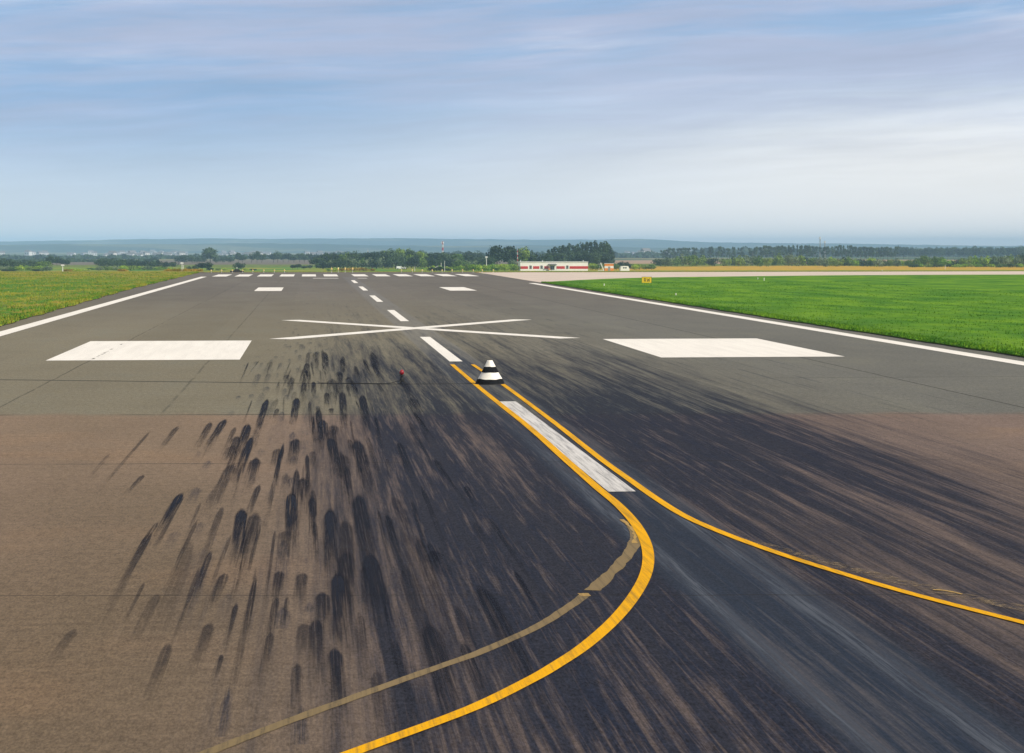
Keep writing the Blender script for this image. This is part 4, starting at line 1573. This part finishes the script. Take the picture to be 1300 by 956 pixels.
yt10 = [328, 327, 329, 327, 326, 329, 330, 331, 328, 330, 331, 330, 329, 331, 330, 328, 325, 324.5, 326, 327, 329, 331, 330, 328, 326, 325, 326, 325.5, 327, 325, 326, 324, 325, 323, 323, 322, 321]
row(xs10, 1060, yt10, 13, 'bush', ['leaf_mid', 'leaf_bright', 'leaf_mid', 'leaf_dark', 'leaf_grey'], 'bushy tree in the scrub belt at the far right', 'scrub belt at the far right', yj=45)
row([1160 + 9 * i for i in range(20)], 1000, [335.5] * 20, 10, 'bush', ['leaf_mid', 'leaf_dark', 'leaf_bright'], 'low green shrub in front of the far right scrub', 'low shrubs at the far right', 'shrub', 'shrub', yj=20)
# 10 far avenue
xs11 = [843 + 4.9 * i for i in range(61)]
yt11 = [float(np.interp(x, [843, 856, 900, 960, 1040, 1060, 1100, 1140], [317, 314.5, 314, 313.5, 311.5, 312.5, 313, 314])) for x in xs11]
row(xs11, 1850, yt11, 7.5, 'open', ['leaf_blue', 'leaf_blue', 'leaf_dark'], 'slender tree in the hazy avenue on the right', 'hazy avenue on the right', yj=90, yo=3.2, skip=.14)
row([1140 + 7 * i for i in range(27)], 2350, [float(np.interp(140 + 7 * i, [140, 180, 230, 330], [314, 315, 315, 314])) for i in range(27)], 10, 'round', ['leaf_blue'], 'hazy round tree on the skyline at the far right', 'hazy skyline trees at the far right', yj=40, yo=2)


# distant woods read as one mass
def woods(name, x0, x1, Y, depth, y0, y1, n, leaf, mat, label):
    r = np.random.RandomState(n)
    V = []
    ph = r.rand(4) * 6
    for _ in range(n):
        px = x0 + (x1 - x0) * r.rand()
        Yp = Y + depth * (r.rand() - .5)
        top = y1 + (y0 - y1) * (.5 + .28 * math.sin(px * .13 + ph[0]) + .22 * math.sin(px * .41 + ph[1]) + .12 * math.sin(px * .9 + ph[2]))
        c_ = at(px, Yp)
        zt_ = hpx(top, Yp)
        z = c_.z + (zt_ - c_.z) * (r.rand() ** .6)
        d_ = r.randn(3)
        d_ /= np.linalg.norm(d_)
        u = np.cross(d_, r.randn(3))
        u /= np.linalg.norm(u)
        v = np.cross(d_, u)
        s = leaf * (.5 + r.rand())
        b_ = np.array([c_.x, c_.y, z])
        V += [b_ - u * s - v * s * .5, b_ + u * s * .7 - v * s, b_ + u * s + v * s * .6, b_ - u * s * .5 + v * s]
    V = np.array(V)
    me = bpy.data.meshes.new(name)
    me.vertices.add(len(V))
    me.vertices.foreach_set('co', V.ravel())
    me.loops.add(len(V))
    me.loops.foreach_set('vertex_index', np.arange(len(V), dtype=np.int32))
    me.polygons.add(n)
    me.polygons.foreach_set('loop_start', np.arange(0, len(V), 4, dtype=np.int32))
    me.update(calc_edges=True)
    return tag(link(name, me, M[mat]), label, kind='stuff')


woods('far_woods', -120, 440, 2450, 260, 325.5, 329, 7000, 2.6, 'leaf_dark', 'dark band of far woods on the left below the town')
woods('far_woods', 430, 900, 2700, 260, 321, 326, 5000, 2.8, 'leaf_dark', 'dark band of far woods behind the middle trees and poplars')
woods('far_woods', -120, 200, 1750, 120, 329.5, 333, 2500, 1.6, 'leaf_dark', 'broken hedge line across the left fields')
woods('far_woods', 880, 1420, 3100, 300, 315.5, 320, 4500, 3.0, 'leaf_blue', 'hazy far woods behind the avenue on the right')

# ------------------------------------------------------------------ town
def house_proto(w_, d_, h_, wall):
    r = root('house', (0, 0, 0), 0, '', 'house', '')
    MB().box(-w_ / 2, w_ / 2, -d_ / 2, d_ / 2, -.5, h_).build('wall', wall, r)
    rf = MB()
    e = .4
    rf.v = [(-w_ / 2 - e, -d_ / 2 - e, h_), (w_ / 2 + e, -d_ / 2 - e, h_), (w_ / 2 + e, d_ / 2 + e, h_), (-w_ / 2 - e, d_ / 2 + e, h_), (-w_ / 2 - e, 0, h_ + w_ * .28), (w_ / 2 + e, 0, h_ + w_ * .28)]
    rf.f = [(0, 1, 5, 4), (2, 3, 4, 5), (0, 4, 3), (1, 2, 5), (0, 3, 2, 1)]
    rf.build('roof', M['roof'], r)
    for k in range(2):
        x = -w_ * .25 + k * w_ * .5
        MB().box(x - .7, x + .7, -d_ / 2 - .05, -d_ / 2 + .01, h_ * .35, h_ * .75).build('window', M['glass'], r)
    return r


protos = [house_proto(9, 8, 4.2, M['house']), house_proto(11, 8, 6.0, M['house']), house_proto(7, 7, 3.6, M['house2'])]
bpy.context.view_layer.update()
used = set()


def house(px, Y, lift, s, label, group):
    i = rng.randrange(3)
    o = protos[i] if i not in used else copy_tree(protos[i])
    used.add(i)
    c_ = at(px, Y)
    o.location = (c_.x, c_.y, c_.z)
    o.rotation_euler = (0, 0, rng.uniform(-.7, .7))
    o.scale = (s, s, s * lift)
    tone = 'grey' if i == 2 else ('taller white' if i == 1 else 'low white')
    o['label'] = tone + ' ' + label
    o['group'] = tone + ' houses, ' + group


for k in range(105):
    px = rng.uniform(133, 238)
    house(px, rng.uniform(3000, 5300), 1.1, rng.uniform(.5, 1.0), 'small house of the town left of the lone tree, %s half' % ('left' if px < 186 else 'right'), 'town on the left, %s half' % ('left' if px < 186 else 'right'))
for k in range(40):
    px = rng.uniform(280, 345)
    house(px, rng.uniform(2900, 4800), 1.1, rng.uniform(.5, 1.0), 'small house of the town right of the lone tree', 'town right of the lone tree')
for k in range(14):
    px = rng.uniform(0, 130)
    house(px, rng.uniform(3600, 4900), 1.1, rng.uniform(.8, 1.1), 'scattered house under the left end of the ridge', 'houses under the left ridge')
for k in range(20):
    px = rng.uniform(784, 905)
    house(px, rng.uniform(3000, 4900), 1.2, rng.uniform(.8, 1.25), 'building in the hazy valley behind the poplars and avenue', 'town on the right')
for k in range(9):
    px = rng.uniform(380, 440)
    house(px, rng.uniform(2900, 4500), 1.1, rng.uniform(.8, 1.2), 'house in the valley left of the middle mast', 'valley houses in the middle')

# ------------------------------------------------------------------ haze
hm = bpy.data.materials.new('haze')
hm.use_nodes = True
hn = hm.node_tree
hn.nodes.clear()
ho = hn.nodes.new('ShaderNodeOutputMaterial')
hv = hn.nodes.new('ShaderNodeVolumePrincipled')
hv.inputs['Color'].default_value = (.44, .71, 1.0, 1)
hv.inputs['Density'].default_value = HAZE_DENSITY
hv.inputs['Anisotropy'].default_value = -0.35
hn.links.new(hv.outputs[0], ho.inputs['Volume'])
hb = MB().box(-12600, 15200, -500, 12400, -17, 52)
tag(hb.build('haze', hm), 'thin blue haze over the countryside', 'haze', kind='stuff')
